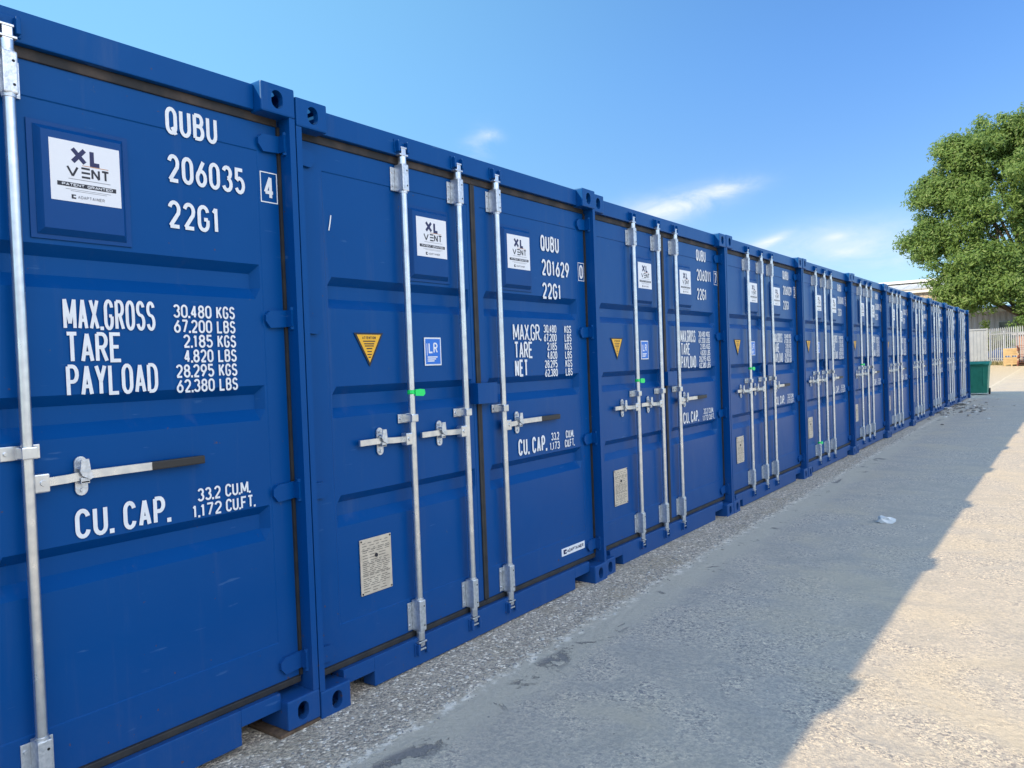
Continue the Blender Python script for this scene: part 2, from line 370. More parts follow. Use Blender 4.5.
def casting_mesh():
    """corner fitting with real apertures, right-top-front, as one mesh"""
    def stadium(cx, cy, w, h, n=10):
        r = min(w, h)/2; pts = []
        if h >= w:
            pts = [(cx + r*cos(a), cy + (h/2-r) + r*sin(a)) for a in [pi*i/n for i in range(n+1)]]
            pts += [(cx + r*cos(a), cy - (h/2-r) + r*sin(a)) for a in [pi + pi*i/n for i in range(n+1)]]
        else:
            pts = [(cx + (w/2-r) + r*cos(a), cy + r*sin(a)) for a in [-pi/2 + pi*i/n for i in range(n+1)]]
            pts += [(cx - (w/2-r) + r*cos(a), cy + r*sin(a)) for a in [pi/2 + pi*i/n for i in range(n+1)]]
        return pts
    base = MB().box(-.178, 0, CW-.162, CW, CH-.118, CH, .007).mesh('corner_casting', M['paint'])
    o = bpy.data.objects.new('tmp_casting', base); COL.objects.link(o)
    cuts = [MB().box(-.150, -.028, CW-.134, CW-.028, CH-.096, CH-.028),
            MB().prism(stadium(CW-.086, CH-.060, .055, .074), 'x', -.06, .02),
            MB().prism(stadium(-.089, CH-.060, .050, .072), 'y', CW-.06, CW+.02),
            MB().prism(stadium(-.089, CW-.089, .110, .060), 'z', CH-.06, CH+.02)]
    tmp = []
    for c in cuts:
        me = c.mesh('cut', M['paint']); co = bpy.data.objects.new('tmp_cut', me); COL.objects.link(co); tmp.append(co)
        md = o.modifiers.new('b', 'BOOLEAN'); md.operation = 'DIFFERENCE'; md.object = co; md.solver = 'EXACT'
    bpy.context.view_layer.update()
    dg = bpy.context.evaluated_depsgraph_get()
    me = bpy.data.meshes.new_from_object(o.evaluated_get(dg)); me.name = 'corner_casting'
    for c in tmp + [o]: bpy.data.objects.remove(c, do_unlink=True)
    return me
def mirrored(me, fy=False, fz=False, fx=False):
    r = me.copy()
    for v in r.vertices:
        if fy: v.co.y = CW - v.co.y
        if fz: v.co.z = CH - v.co.z
        if fx: v.co.x = -CD - v.co.x
    if (fy + fz + fx) % 2: r.flip_normals()
    return r

def door_panel(y0, y1, ty0, ty1, side):
    """steel door leaf: perimeter tube frame, recessed sheet with three trapezoidal troughs"""
    mb = MB()
    troughs = [(1.735, 1.875), (1.250, 1.390), (0.765, 0.905)]
    fy0, fy1 = ty0-.012, ty1+.012
    fz0, fz1 = 0.335, 2.335
    ys = sorted({y0, fy0, fy0+.004, ty0, ty0+.026, ty1-.026, ty1, fy1-.004, fy1, y1})
    zs = {DZ0, fz0, fz0+.004, fz1-.004, fz1, DZ1}
    for a, b in troughs: zs |= {a, a+.045, b-.036, b}
    zs = sorted(zs)
    def X(y, z):
        x = DX
        if fy0 < y < fy1 and fz0 < z < fz1: x -= 0.0035
        for a, b in troughs:
            if ty0 < y < ty1 and a+.04 < z < b-.03: x = DX - 0.040
        return x
    nz_ = len(zs); vs = [(X(y, z), y, z) for y in ys for z in zs]
    mb.add(vs, [(i*nz_+j, (i+1)*nz_+j, (i+1)*nz_+j+1, i*nz_+j+1) for i in range(len(ys)-1) for j in range(nz_-1)])
    # returns (edges of the leaf) and back
    xb = DX - 0.055
    mb.add([(DX, y0, DZ0), (DX, y0, DZ1), (xb, y0, DZ1), (xb, y0, DZ0)], [(0,1,2,3)])
    mb.add([(DX, y1, DZ0), (DX, y1, DZ1), (xb, y1, DZ1), (xb, y1, DZ0)], [(0,1,2,3)])
    mb.add([(DX, y0, DZ0), (DX, y1, DZ0), (xb, y1, DZ0), (xb, y0, DZ0)], [(0,1,2,3)])
    mb.add([(DX, y0, DZ1), (DX, y1, DZ1), (xb, y1, DZ1), (xb, y0, DZ1)], [(0,1,2,3)])
    mb.add([(xb, y0, DZ0), (xb, y0, DZ1), (xb, y1, DZ1), (xb, y1, DZ0)], [(0,1,2,3)])
    return mb.mesh('door', M['paint'])

RX = -0.0205; RR = 0.0168
def rod_mesh(yc):
    mb = MB()
    mb.tube((RX, yc, .165), (RX, yc, 2.455), RR, n=18)
    for z0, z1, zc, s in ((2.43, 2.475, 2.478, 1), (.135, .18, .132, -1)):
        mb.tube((RX, yc, z0), (RX, yc, z1), .0200, n=16)
    # cam heads: throat, two jaws and a curled tongue
    for z, s in ((2.478, 1), (.132, -1)):
        mb.box(RX-.014, RX+.014, yc-.015, yc+.015, z-.006, z+s*.034+.006, .003)
        mb.box(RX-.016, RX+.017, yc-.030, yc+.026, z+s*.006-.004, z+s*.006+.004, .002)
        mb.box(RX-.016, RX+.017, yc-.032, yc+.018, z+s*.040-.004, z+s*.040+.004, .002)
        mb.box(RX+.006, RX+.018, yc-.034, yc-.024, z+s*.026, z+s*.044, .002)
    return mb.mesh('locking_rod', M['galv'])
def bearing_mesh(yc, z0, z1):
    """bearing of a rod: folded plate housing with side flanges, bolts and two dark discs painted as the shade of holes"""
    mb = MB()
    mb.mat(0).box(-.0590, -.0545, yc-.048, yc+.046, z0+.004, z1-.012, .0015)
    mb.box(-.0545, .0008, yc-.0215, yc+.0215, z0, z1, .005)
    mb.tube((RX, yc, z0-.010), (RX, yc, z0+.002), .0205, n=14); mb.tube((RX, yc, z1-.002), (RX, yc, z1+.008), .0205, n=14)
    for yy in (-.036, .034):
        for zz in (z0+.028, z1-.036): mb.tube((-.0548, yc+yy, zz), (-.0490, yc+yy, zz), .0068, .0058, n=8)
    mb.mat(1)
    for zz in (z0+.026, z1-.030): mb.tube((.0002, yc+.009, zz), (.0012, yc+.009, zz), .0046, n=8)  # raised dark discs: the shade inside drilled holes put in as colour
    return mb.mesh('rod_bearing', [M['galv_dull'], M['dark']])
def guide_mesh(yc):
    mb = MB(); z0, z1 = 1.196, 1.240
    mb.box(-.0585, -.0545, yc-.062, yc+.050, z0, z1, .0015)
    mb.box(RX-.022, .0010, yc-.0225, yc+.0225, z0+.003, z1-.003, .004)
    mb.box(-.0550, RX-.020, yc-.021, yc+.021, z0+.003, z1-.003)
    for yy in (-.048, .038): mb.tube((-.0546, yc+yy, 1.218), (-.0480, yc+yy, 1.218), .0075, .006, n=8)
    return mb.mesh('rod_guide', M['galv'])
def keeper_mesh(yc, top):
    """blue keeper welded to the header or the sill, gripping the cam"""
    mb = MB(); z0, z1, xb = (2.497, 2.550, -.0455) if top else (.066, .120, -.0415)
    for s in (-1, 1): mb.box(xb+.004, -.0180, yc+s*.030-.007, yc+s*.030+.007, z0, z1, .003)
    mb.box(xb, xb+.006, yc-.045, yc+.045, z0-.004, z1+.006, .002)
    return mb.mesh('cam_keeper', M['paint'])
def handle_mesh(yc, s, length, zh=1.121):
    mb = MB()
    mb.box(-.044, -.0085, yc+s*.013, yc+s*.056, zh-.030, zh+.028, .004)
    mb.tube((-.009, yc+s*.036, zh), (-.0035, yc+s*.036, zh), .0105, .009, n=10)
    a, b = sorted((yc+s*.048, yc+s*.150)); 
    # lever with a slight crank before the straight grip end
    pts = [(yc+s*.050, zh-.002), (yc+s*.120, zh), (yc+s*.190, zh+.006), (yc+s*length, zh+.006)]
    for (ya, za), (yb, zb) in zip(pts[:-1], pts[1:]):
        mb.prism([(ya, za-.0135), (yb, zb-.0135), (yb, zb+.0135), (ya, za+.0135)], 'x', -.044, -.032)
    return mb.mesh('door_handle', M['galv'])
def latch_mesh(yc, zh=1.121):
    mb = MB()
    pl = [(yc + .020*cos(a), zh+.046+.020*sin(a)) for a in [pi*i/8 for i in range(9)]] + [(yc + .020*cos(a), zh-.042+.020*sin(a)) for a in [pi+pi*i/8 for i in range(9)]]
    mb.prism(pl, 'x', -.0585, -.0530)
    for zz in (zh+.048, zh-.044): mb.tube((-.0532, yc, zz), (-.0460, yc, zz), .0080, .0065, n=10)
    mb.box(-.0535, -.0240, yc-.014, yc+.014, zh-.022, zh-.012, .002)
    mb.box(-.0290, -.0240, yc-.014, yc+.014, zh-.020, zh-.002, .0015)
    mb.box(-.0535, -.0240, yc-.015, yc+.015, zh+.026, zh+.034, .002)
    mb.prism([(yc-.012, zh+.058), (yc+.012, zh+.058), (yc+.017, zh+.016), (yc+.026, zh-.002), (yc+.014, zh-.010), (yc-.010, zh+.004), (yc-.017, zh+.020)], 'x', -.0240, -.0195)
    return mb.mesh('handle_latch', M['galv_dull'])
def hinge_mesh(side, z):
    """blade from the corner post over the door edge"""
    mb = MB(); f = (lambda y: y) if side > 0 else (lambda y: CW-y)
    poly = [(f(2.300), z-.012), (f(2.322), z-.040), (f(2.408), z-.034), (f(2.428), z-.034), (f(2.428), z+.034), (f(2.408), z+.034), (f(2.322), z+.030), (f(2.300), z+.012)]
    mb.prism(poly, 'x', DX+.0008, DX+.016)
    mb.prism([(f(2.398), z-.034), (f(2.428), z-.034), (f(2.428), z+.034), (f(2.398), z+.034)], 'x', DX+.015, -.0105)
    mb.tube((-.022, f(2.411), z-.046), (-.022, f(2.411), z+.046), .0115, n=12)
    return mb.mesh('hinge', M['paint'])
def vent_mesh(y0):
    """pressed ventilator hood with a mounting flange and rivets"""
    mb = MB(); y1 = y0+.285; z0, z1 = 1.905, 2.252
    mb.box(DX-.002, DX+.0025, y0-.018, y1+.018, z0-.014, z1+.014, .001)
    ins = .016
    vs = [(DX+.004, y0, z0), (DX+.004, y1, z0), (DX+.004, y1, z1), (DX+.004, y0, z1), (DX+.022, y0+ins, z0+ins*1.2), (DX+.022, y1-ins, z0+ins*1.2), (DX+.022, y1-ins, z1-ins), (DX+.022, y0+ins, z1-ins)]
    mb.add(vs, [(4,5,6,7), (0,1,5,4), (1,2,6,5), (2,3,7,6), (3,0,4,7)])
    return mb.mesh('vent', M['ventpaint'])
def vent_sticker_mesh(y0):
    mb = MB(); x = DX+.0232; y1 = y0+.224; z1 = 2.212; z0 = 2.016; w = y1-y0
    mb.mat(0).box(DX+.0222, x, y0, y1, z0, z1)
    x += .0004
    mb.mat(1); text(mb, 'X', y0+.064, y0+.116, z1-.016, .056, .0140, x); text(mb, 'L', y0+.125, y0+.163, z1-.016, .056, .0140, x)
    mb.mat(2); text(mb, 'V', y0+.050, y0+.088, z1-.079, .036, .0066, x)
    for k in range(3): mb.strip([(y0+.097, z1-.082-k*.0145), (y0+.124, z1-.082-k*.0145)], .0066, x)
    text(mb, 'NT', y0+.128, y0+.188, z1-.079, .036, .0066, x, gap=.3)
    mb.mat(4).quad(x, y0+.100, y0+.185, z1-.0745, z1-.0725)
    mb.mat(3).quad(x, y0+.055, y0+.190, z1-.1225, z1-.1205)
    mb.mat(2).quad(x, y0+.020, y0+.208, z1-.148, z1-.134)
    mb.mat(0); text(mb, 'PATENT GRANTED', y0+.034, y0+.196, z1-.1365, .009, .0018, x+.0004, gap=.7)
    mb.mat(3).quad(x, y0+.045, y0+.190, z1-.1565, z1-.1550); mb.quad(x, y0+.060, y0+.176, z1-.1615, z1-.1600)
    mb.mat(2).quad(x, y0+.062, y0+.076, z1-.186, z1-.172); mb.mat(0).quad(x+.0004, y0+.068, y0+.077, z1-.181, z1-.176)
    mb.mat(3); text(mb, 'ADAPTAINER', y0+.082, y0+.168, z1-.1735, .0105, .0020, x, gap=.35)
    return mb.mesh('vent_sticker', [M['sticker'], M['navy'], M['blackprint'], M['greyprint'], M['orangeprint']])
def triangle_mesh():
    mb = MB(); x = XT
    def tri(x, c, r): return None
    y0, y1, zt, zb = .320, .502, 1.630, 1.474
    yc = (y0+y1)/2
    mb.mat(1).prism([(y0, zt), (y1, zt), (yc, zb)], 'x', DX, x)
    i = .010
    mb.mat(0).prism([(y0+i*1.6, zt-i*.8), (y1-i*1.6, zt-i*.8), (yc, zb+i*1.9)], 'x', x-.0006, x+.0005)
    mb.mat(1); text(mb, 'ATTENTION', yc-.042, yc+.042, zt-.016, .013, .0026, x+.0008, gap=.4)
    for k, (hw, h) in enumerate(((.038, .036), (.032, .048), (.028, .058), (.018, .070), (.014, .084), (.014, .097), (.008, .110))):
        mb.quad(x+.0008, yc-hw, yc+hw, zt-h-.005, zt-h)
    return mb.mesh('warning_triangle', [M['yellow'], M['blackprint']])
def register_mesh():
    mb = MB(); x = XT; y0, y1, z0, z1 = .786, .911, 1.470, 1.612
    mb.mat(1).box(DX, x, y0, y1, z0, z1)
    mb.mat(0).quad(x+.0005, y0+.007, y1-.007, z0+.007, z1-.007)
    mb.mat(1); text(mb, 'LR', y0+.030, y0+.098, z1-.026, .054, .0085, x+.0009, gap=.12)
    mb.quad(x+.0009, y0+.016, y0+.020, z0+.05, z1-.03)
    for k, h in enumerate((.046, .036, .026)): mb.quad(x+.0009, y0+.020, y0+.095-.012*k, z0+h-.006, z0+h)
    return mb.mesh('inspection_sticker', [M['bluestick'], M['white']])
def plate_mesh():
    mb = MB(); x = DX+.004; y0, y1, z0, z1 = .300, .497, .428, .684
    mb.mat(0).box(DX, x, y0, y1, z0, z1, .001)
    mb.mat(1)
    rnd = random.Random(3)
    z = z1-.018
    while z > z0+.014:
        a = y0+.014
        while a < y1-.030:
            l = rnd.uniform(.012, .045); mb.quad(x+.0004, a, min(a+l, y1-.014), z-.0028, z); a += l+rnd.uniform(.005, .02)
        z -= rnd.choice((.0085, .0085, .013))
    for z in (z1-.050, z1-.115, z1-.165): mb.quad(x+.0005, y0+.008, y1-.008, z-.0012, z)
    mb.mat(2).tube((x, (y0+y1)/2, z1-.085), (x+.004, (y0+y1)/2, z1-.085), .009, n=10)
    for a in (y0+.008, y1-.008):
        for b in (z0+.008, z1-.008): mb.tube((x, a, b), (x+.003, a, b), .004, n=8)
    return mb.mesh('data_plate', [M['plate'], M['plateprint'], M['blackprint']])
def maker_mesh():
    mb = MB(); x = XT; y0, y1, z0, z1 = 1.985, 2.265, .236, .284
    mb.mat(0).box(DX, x, y0, y1, z0, z1)
    mb.mat(1).quad(x+.0005, y0+.020, y0+.056, z0+.010, z1-.010); mb.mat(0).quad(x+.0009, y0+.036, y0+.058, z0+.020, z1-.022)
    mb.mat(1); text(mb, 'ADAPTAINER', y0+.064, y1-.016, z1-.013, .022, .0048, x+.0005, gap=.35)
    return mb.mesh('maker_sticker', [M['sticker'], M['navy']])
def lockbox_mesh():
    mb = MB()
    mb.box(DX+.001, -.004, 1.150, 1.320, 1.362, 1.366); mb.box(-.009, -.004, 1.150, 1.320, 1.255, 1.362)
    mb.box(DX+.001, -.009, 1.150, 1.154, 1.255, 1.362); mb.box(DX+.001, -.009, 1.316, 1.320, 1.255, 1.362)
    return mb.mesh('lock_box', M['paint'])
def lettering_meshes(style, number, check):
    """every painted word or block of figures is a mesh of its own"""
    out = []; S1 = .0140; w_ = .0074
    def word(name, *items):
        mb = MB()
        for s, y0, y1, zt, h, st in items: text(mb, s, y0, y1, zt, h, st, XT, gap=.2 if name in ('gross_lettering', 'tare_lettering', 'payload_lettering', 'net_lettering', 'weight_figures', 'weight_units', 'capacity_figures', 'capacity_units') else .3)
        out.append((name, mb.mesh(name, M['white'])))
    nums = [('30.480', 'KGS'), ('67.200', 'LBS'), ('2.185', 'KGS'), ('4.820', 'LBS'), ('28.295', 'KGS'), ('62.380', 'LBS')]
    if style == 'A':
        word('owner_code', ('QUBU', 1.902, 2.110, 2.417, .100, S1))
        word('serial_number', (number, 1.902, 2.224, 2.246, .102, S1))
        word('size_code', ('22G1', 1.896, 2.106, 2.078, .101, S1))
        bz0, bz1, by0, by1 = 2.132, 2.252, 2.298, 2.376
        word('gross_lettering', ('MAX.GROSS', 1.519, 1.829, 1.706, .104, .0108))
        word('tare_lettering', ('TARE', 1.521, 1.706, 1.595, .102, .0122))
        word('payload_lettering', ('PAYLOAD', 1.519, 1.829, 1.488, .105, .0122))
        word('weight_figures', *[(n, 1.898 + (.034 if len(n) < 6 else 0), 2.052, 1.700-i*.0548, .049, w_) for i, (n, u) in enumerate(nums)])
        word('weight_units', *[(u, 2.072, 2.152, 1.700-i*.0548, .049, w_) for i, (n, u) in enumerate(nums)])
        word('capacity_lettering', ('CU.', 1.524, 1.646, 1.014, .098, S1), ('CAP.', 1.682, 1.850, 1.014, .098, S1))
        word('capacity_figures', ('33.2', 1.960, 2.056, 1.018, .049, w_), ('1.172', 1.936, 2.058, .960, .049, w_))
        word('capacity_units', ('CU.M.', 2.076, 2.186, 1.018, .049, w_), ('CU.FT.', 2.076, 2.206, .960, .049, w_))
    else:
        word('owner_code', ('QUBU', 1.868, 2.074, 2.252, .098, S1))
        word('serial_number', (number, 1.872, 2.188, 2.104, .100, S1))
        word('size_code', ('22G1', 1.870, 2.082, 1.960, .100, S1))
        bz0, bz1, by0, by1 = 2.000, 2.116, 2.302, 2.374
        word('gross_lettering', ('MAX.GR.', 1.547, 1.836, 1.700, .100, .0112))
        word('tare_lettering', ('TARE', 1.555, 1.742, 1.594, .099, .0122))
        word('net_lettering', ('NET', 1.555, 1.686, 1.488, .100, S1))
        word('weight_figures', *[(n, 1.868 + (.032 if len(n) < 6 else 0), 2.012, 1.699-i*.0545, .049, w_) for i, (n, u) in enumerate(nums)])
        word('weight_units', *[(u, 2.106, 2.188, 1.699-i*.0545, .049, w_) for i, (n, u) in enumerate(nums)])
        word('capacity_lettering', ('CU.', 1.560, 1.668, 1.022, .098, S1), ('CAP.', 1.702, 1.858, 1.022, .098, S1))
        word('capacity_figures', ('33.2', 1.911, 2.001, 1.028, .049, w_), ('1.173', 1.891, 2.004, .970, .049, w_))
        word('capacity_units', ('CU.M.', 2.081, 2.176, 1.028, .049, w_), ('CU.FT.', 2.066, 2.182, .970, .049, w_))
    mb = MB(); mb.strip([(by0, bz0), (by1, bz0), (by1, bz1), (by0, bz1)], .0045, XT, closed=True)
    text(mb, check, by0+.014, by1-.014, bz1-.012, bz1-bz0-.024, S1, XT+.0003)
    out.append(('check_digit', mb.mesh('check_digit', M['white'])))
    return out

def corrugated(y, s):
    """side wall: vertical trapezoidal corrugation along the length"""
    mb = MB(); n = 21; x = -0.16; pts = []
    p = (CD-.32)/n
    for i in range(n):
        for fr, d in ((0, 0), (.26, 0), (.5, .034), (.76, .034)): pts.append((x - (i+fr)*p, y - s*d))
    pts.append((-CD+.16, y))
    z0, z1 = .155, 2.50
    k = len(pts); vs = [(a, b, z0) for a, b in pts] + [(a, b, z1) for a, b in pts]
    mb.add(vs, [(i, i+1, k+i+1, k+i) for i in range(k-1)])
    o = s*.0
    a, b = (y-.058, y) if s > 0 else (y, y+.058)
    mb.box(-.178, -CD+.178, a, b, 2.50, 2.562, .004); mb.box(-.178, -CD+.178, a, b, .02, .155, .004)
    return mb.mesh('side_wall', M['paint'])

PIECE = {}
def pieces():
    P = PIECE
    c = casting_mesh()
    P['castings'] = [c, mirrored(c, fy=True), mirrored(c, fz=True), mirrored(c, fy=True, fz=True)]
    P['rear_castings'] = [mirrored(q, fx=True) for q in P['castings']]
    pr = MB().prism([(-.0045, CW), (-.0045, 2.410), (-.040, 2.410), (-.110, 2.414), (-.160, 2.380), (-.168, 2.388), (-.168, CW)][::-1], 'z', .118, CH-.118)
    P['post'] = [pr.mesh('corner_post', M['paint']), None]; P['post'][1] = mirrored(P['post'][0], fy=True)
    hd = MB().box(-.120, -.046, .1622, CW-.1622, 2.482, 2.582, .004); hd.box(-.118, -.078, .030, CW-.030, 2.448, 2.4816)
    P['header'] = hd.mesh('header', M['paint'])
    sl = MB().box(-.120, -.042, .345, CW-.345, .012, .148, .004)
    for a, b in ((.1622, .3452), (CW-.3452, CW-.1622)): sl.box(-.120, -.042, a, b, .082, .148, .003)
    sl.box(-.120, -.112, .1622, CW-.1622, .148, .174)
    P['sill'] = sl.mesh('sill', M['paint'])
    P['side'] = [corrugated(.0, -1), corrugated(CW, 1)]
    rf = MB()
    n = 18
    for i in range(n):
        xa = -.12 - i*(CD-.24)/n; xb = xa - (CD-.24)/n
        mid = xa - (xa-xb)*.2
        rf.add([(xa, .05, 2.555), (xa, CW-.05, 2.555), (xa-(xa-xb)*.15, CW-.05, 2.568), (xa-(xa-xb)*.15, .05, 2.568), (xb+(xa-xb)*.15, CW-.05, 2.568), (xb+(xa-xb)*.15, .05, 2.568), (xb, CW-.05, 2.555), (xb, .05, 2.555)],
               [(0,1,2,3), (3,2,4,5), (5,4,6,7)])
    P['roof'] = rf.mesh('roof', M['paint'])
    rw = MB().box(-CD+.03, -CD+.06, .165, CW-.165, .03, 2.57); rw.box(-CD+.004, -CD+.03, .02, .14, .12, 2.47); rw.box(-CD+.004, -CD+.03, CW-.14, CW-.02, .12, 2.47)
    P['rear'] = rw.mesh('rear_wall', M['paint'])
    P['floor'] = MB().box(-CD+.1, -.13, .06, CW-.06, .10, .16).mesh('floor_frame', M['plyfloor'])
    P['door_l'] = door_panel(*LD, .196, 1.170, -1); P['door_r'] = door_panel(*RD, 1.300, 2.292, 1)
    for nm, (a, b), (c, d) in (('l', (.0284, .0392), (1.2035, 1.2225)), ('r', (2.3968, 2.4096), (1.2228, 1.2402))):
        P['seal_'+nm] = [MB().box(-.078, -.0505, a, b, DZ0, DZ1).mesh('side_seal', M['rubber']), MB().box(-.075, -.0520, c, d, DZ0, DZ1, .003).mesh('meeting_seal', M['rubber'])]
    for nm, (a, b) in (('l', (.0400, 1.2125)), ('r', (1.2129, 2.398))):
        P['tseal_'+nm] = MB().box(-.0776, -.0520, a, b, 2.4456, 2.4812, .004).mesh('top_seal', M['rustseal'])
        P['bseal_'+nm] = MB().box(-.0740, -.0480, a, b, .1486, .1753, .004).mesh('bottom_seal', M['rubber'])
    P['rods'] = [.638, 1.050, 1.378]
    P['rod'] = [rod_mesh(y) for y in P['rods']]; P['bear'] = [[bearing_mesh(y, 2.312, 2.440), bearing_mesh(y, .180, .330)] for y in P['rods']]
    P['guide'] = [guide_mesh(y) for y in P['rods']]; P['ktop'] = [keeper_mesh(y, True) for y in P['rods']]; P['kbot'] = [keeper_mesh(y, False) for y in P['rods']]
    P['handle'] = [handle_mesh(P['rods'][0], -1, .330), handle_mesh(P['rods'][1], -1, .332), handle_mesh(P['rods'][2], 1, .410)]
    P['latch'] = [latch_mesh(.450), latch_mesh(.868), latch_mesh(1.548)]
    y = P['rods'][2]
    P['grip'] = MB().box(-.0480, -.0285, y+.400, y+.602, 1.112, 1.142, .004).mesh('handle_grip', M['grip'])
    P['hl'] = [hinge_mesh(-1, z) for z in (2.372, 1.660, .952, .243)]; P['hr'] = [hinge_mesh(1, z) for z in (2.372, 1.660, .952, .243)]
    P['vent'] = [vent_mesh(.704), vent_mesh(1.460)]; P['vst'] = [vent_sticker_mesh(.744), vent_sticker_mesh(1.498)]
    P['tri'] = triangle_mesh(); P['reg'] = register_mesh(); P['plate'] = plate_mesh(); P['maker'] = maker_mesh(); P['lockbox'] = lockbox_mesh()
pieces()

def make_container(y, dz, style, number, check, label, maker=False, lockbox=True, dx=0.0, drop=0.0):
    P = PIECE
    r = empty('shipping_container', (dx, y, dz)); sh = (0, .0145, 0)
    tag(r, label, 'shipping container', 'blue shipping containers parked side by side')
    for q in P['castings'] + P['rear_castings']: link('corner_casting', q, r)
    for q in P['post']: link('corner_post', q, r)
    hd = link('header', P['header'], r); sl = link('sill', P['sill'], r)
    for q in P['ktop']: link('cam_keeper', q, hd, (-.001, .0145, 0))
    for q in P['kbot']: link('cam_keeper', q, sl, (-.001, .0145, 0))
    for q in P['side']: link('side_wall', q, r)
    link('roof', P['roof'], r); link('rear_wall', P['rear'], r); link('floor_frame', P['floor'], r)
    dl = link('door', P['door_l'], r, (-.0175, 0, 0)); dr = link('door', P['door_r'], r, (-.0175, 0, 0))
    dl['label'] = 'left door leaf with two locking rods, triangle sticker and data plate'; dr['label'] = 'right door leaf with one locking rod and white weight lettering'
    for d, s in ((dl, 'l'), (dr, 'r')):
        link('side_seal', P['seal_'+s][0], d); link('meeting_seal', P['seal_'+s][1], d); link('top_seal', P['tseal_'+s], d); link('bottom_seal', P['bseal_'+s], d)
        for h in P['h'+s]: link('hinge', h, d)
    for i, d in ((0, dl), (1, dl), (2, dr)):
        link('locking_rod', P['rod'][i], d, sh); [link('rod_bearing', q, d, sh) for q in P['bear'][i]]; link('rod_guide', P['guide'][i], d, sh)
        link('door_handle', P['handle'][i], d, sh); link('handle_latch', P['latch'][i], d, sh)
    link('handle_grip', P['grip'], dr, sh)
    for i, d in ((0, dl), (1, dr)): link('vent', P['vent'][i], d, (0, .0085, drop)); link('vent_sticker', P['vst'][i], d, (0, .0085, drop))
    link('warning_triangle', P['tri'], dl, sh); link('inspection_sticker', P['reg'], dl, sh); link('data_plate', P['plate'], dl, sh)
    for nm, me in lettering_meshes(style, number, check): link(nm, me, dr, sh)
    if lockbox: link('lock_box', P['lockbox'], dr)
    if maker: link('maker_sticker', P['maker'], dr, sh)
    return r

PITCH = 2.4441
SPEC = [  # dy, dz, style, number, check, maker, label
 (0, .016, 'A', '206035', '4', None, 'nearest blue shipping container, cut by the left photo edge and numbered 206035 4'),
 (.002, -.006, 'B', '201629', '0', True, 'blue shipping container numbered 201629 0, with MAX.GR. lettering, second from the left edge'),
 (-.001, -.010, 'A', '206011', '7', False, 'blue shipping container numbered 206011 7, third in the row from the left edge'),
 (-.002, -.006, 'A', '206029', '3', False, 'fourth blue shipping container of the row, right after the one numbered 206011'),
 (-.001, -.003, 'A', '206040', '1', False, 'fifth blue shipping container of the row, with a low green tag on its doors'),
 (.001, .004, 'A', '206018', '2', False, 'sixth blue shipping container of the row, counted from the left photo edge'),
 (.0, .0, 'A', '206052', '5', False, 'fifth blue shipping container counted back from the green bin at the far end'),
 (.0, -.004, 'A', '206007', '8', False, 'fourth blue shipping container counted back from the green bin at the far end'),
 (.001, .005, 'A', '206033', '6', False, 'third blue shipping container counted back from the green bin at the far end'),
 (.0, .0, 'A', '206061', '9', False, 'second last blue shipping container before the green bin at the far end'),
 (.002, .002, 'A', '206044', '3', False, 'last and farthest blue shipping container, next to the green bin'),
]
CONT = []
for k, (dy, dz, st, num, chk, mk, lab) in enumerate(SPEC):
    CONT.append(make_container((k-1)*PITCH + .003 + dy, dz, st, num, chk, lab, bool(mk), lockbox=mk is not None, dx=(.018, .015, -.012, -.010, -.006, -.003, .002, 0, -.004, .002, 0)[k], drop=-.008 if k >= 2 else 0))
# long paint scratch on the second container
for k, num in ((-1, '206027'), (-2, '206049')):   # the row goes on behind the camera and throws the shadow at the photo's foot
    make_container((k-1)*PITCH + .003, .012, 'A', num, '5', 'blue shipping container %s the nearest one, outside the left edge of the photo' % ('just before' if k == -1 else 'two places before'))
sc = MB(); sc.strip([(.214, 2.078), (.222, 2.110), (.229, 2.146)], .006, XT-.001)
sc.build('paint_scratch', M['white'], [c for c in CONT[1].children if c.name.startswith('door')][0])
# rusty packing plate under the first container's corner
tag(MB().box(-.20, .018, -.205, -.006, .001, .0145, .002).build('packing_plate', M['rust']), 'thin rusty steel plate under the corner of the nearest container', 'packing plate')

# green plastic tags on the rods
def green_tag(k, rod, z, label, flip=1):
    c = CONT[k]; y = c.location.y + PIECE['rods'][rod] + .0145
    mb = MB()
    n = 16
    ring = [(RX + .0195*cos(2*pi*i/n), y + .0195*sin(2*pi*i/n)) for i in range(n)]
    vs = [(a, b, z-.010) for a, b in ring] + [(a, b, z+.010) for a, b in ring]
    mb.smooth = True; mb.add(vs, [(i, (i+1) % n, n+(i+1) % n, n+i) for i in range(n)]); mb.smooth = False
    mb.prism([(y+.006, z-.018), (y+.060, z-.022), (y+.074, z-.010), (y+.070, z+.010), (y+.040, z+.014), (y+.006, z+.012)], 'x', .0002, .0045)
    mb.prism([(y-.030, z-.004), (y-.008, z-.007), (y-.008, z+.006), (y-.030, z+.006)], 'x', -.004, .001)
    o = mb.build('security_tag', M['green'], loc=(c.location.x - .0175, 0, 0))
    tag(o, label, 'tag', 'green tags on the locking rods')
green_tag(1, 0, 1.338, 'green plastic tag on the first rod of the container numbered 201629')
green_tag(2, 0, 1.305, 'green plastic tag on the first rod of the container numbered 206011')
green_tag(3, 0, 1.335, 'green plastic tag on the first rod of the fourth container in the row')
green_tag(4, 0, .345, 'low green plastic tag near the foot of a locking rod')
green_tag(5, 0, 1.275, 'green plastic tag on the first rod of the sixth container in the row')

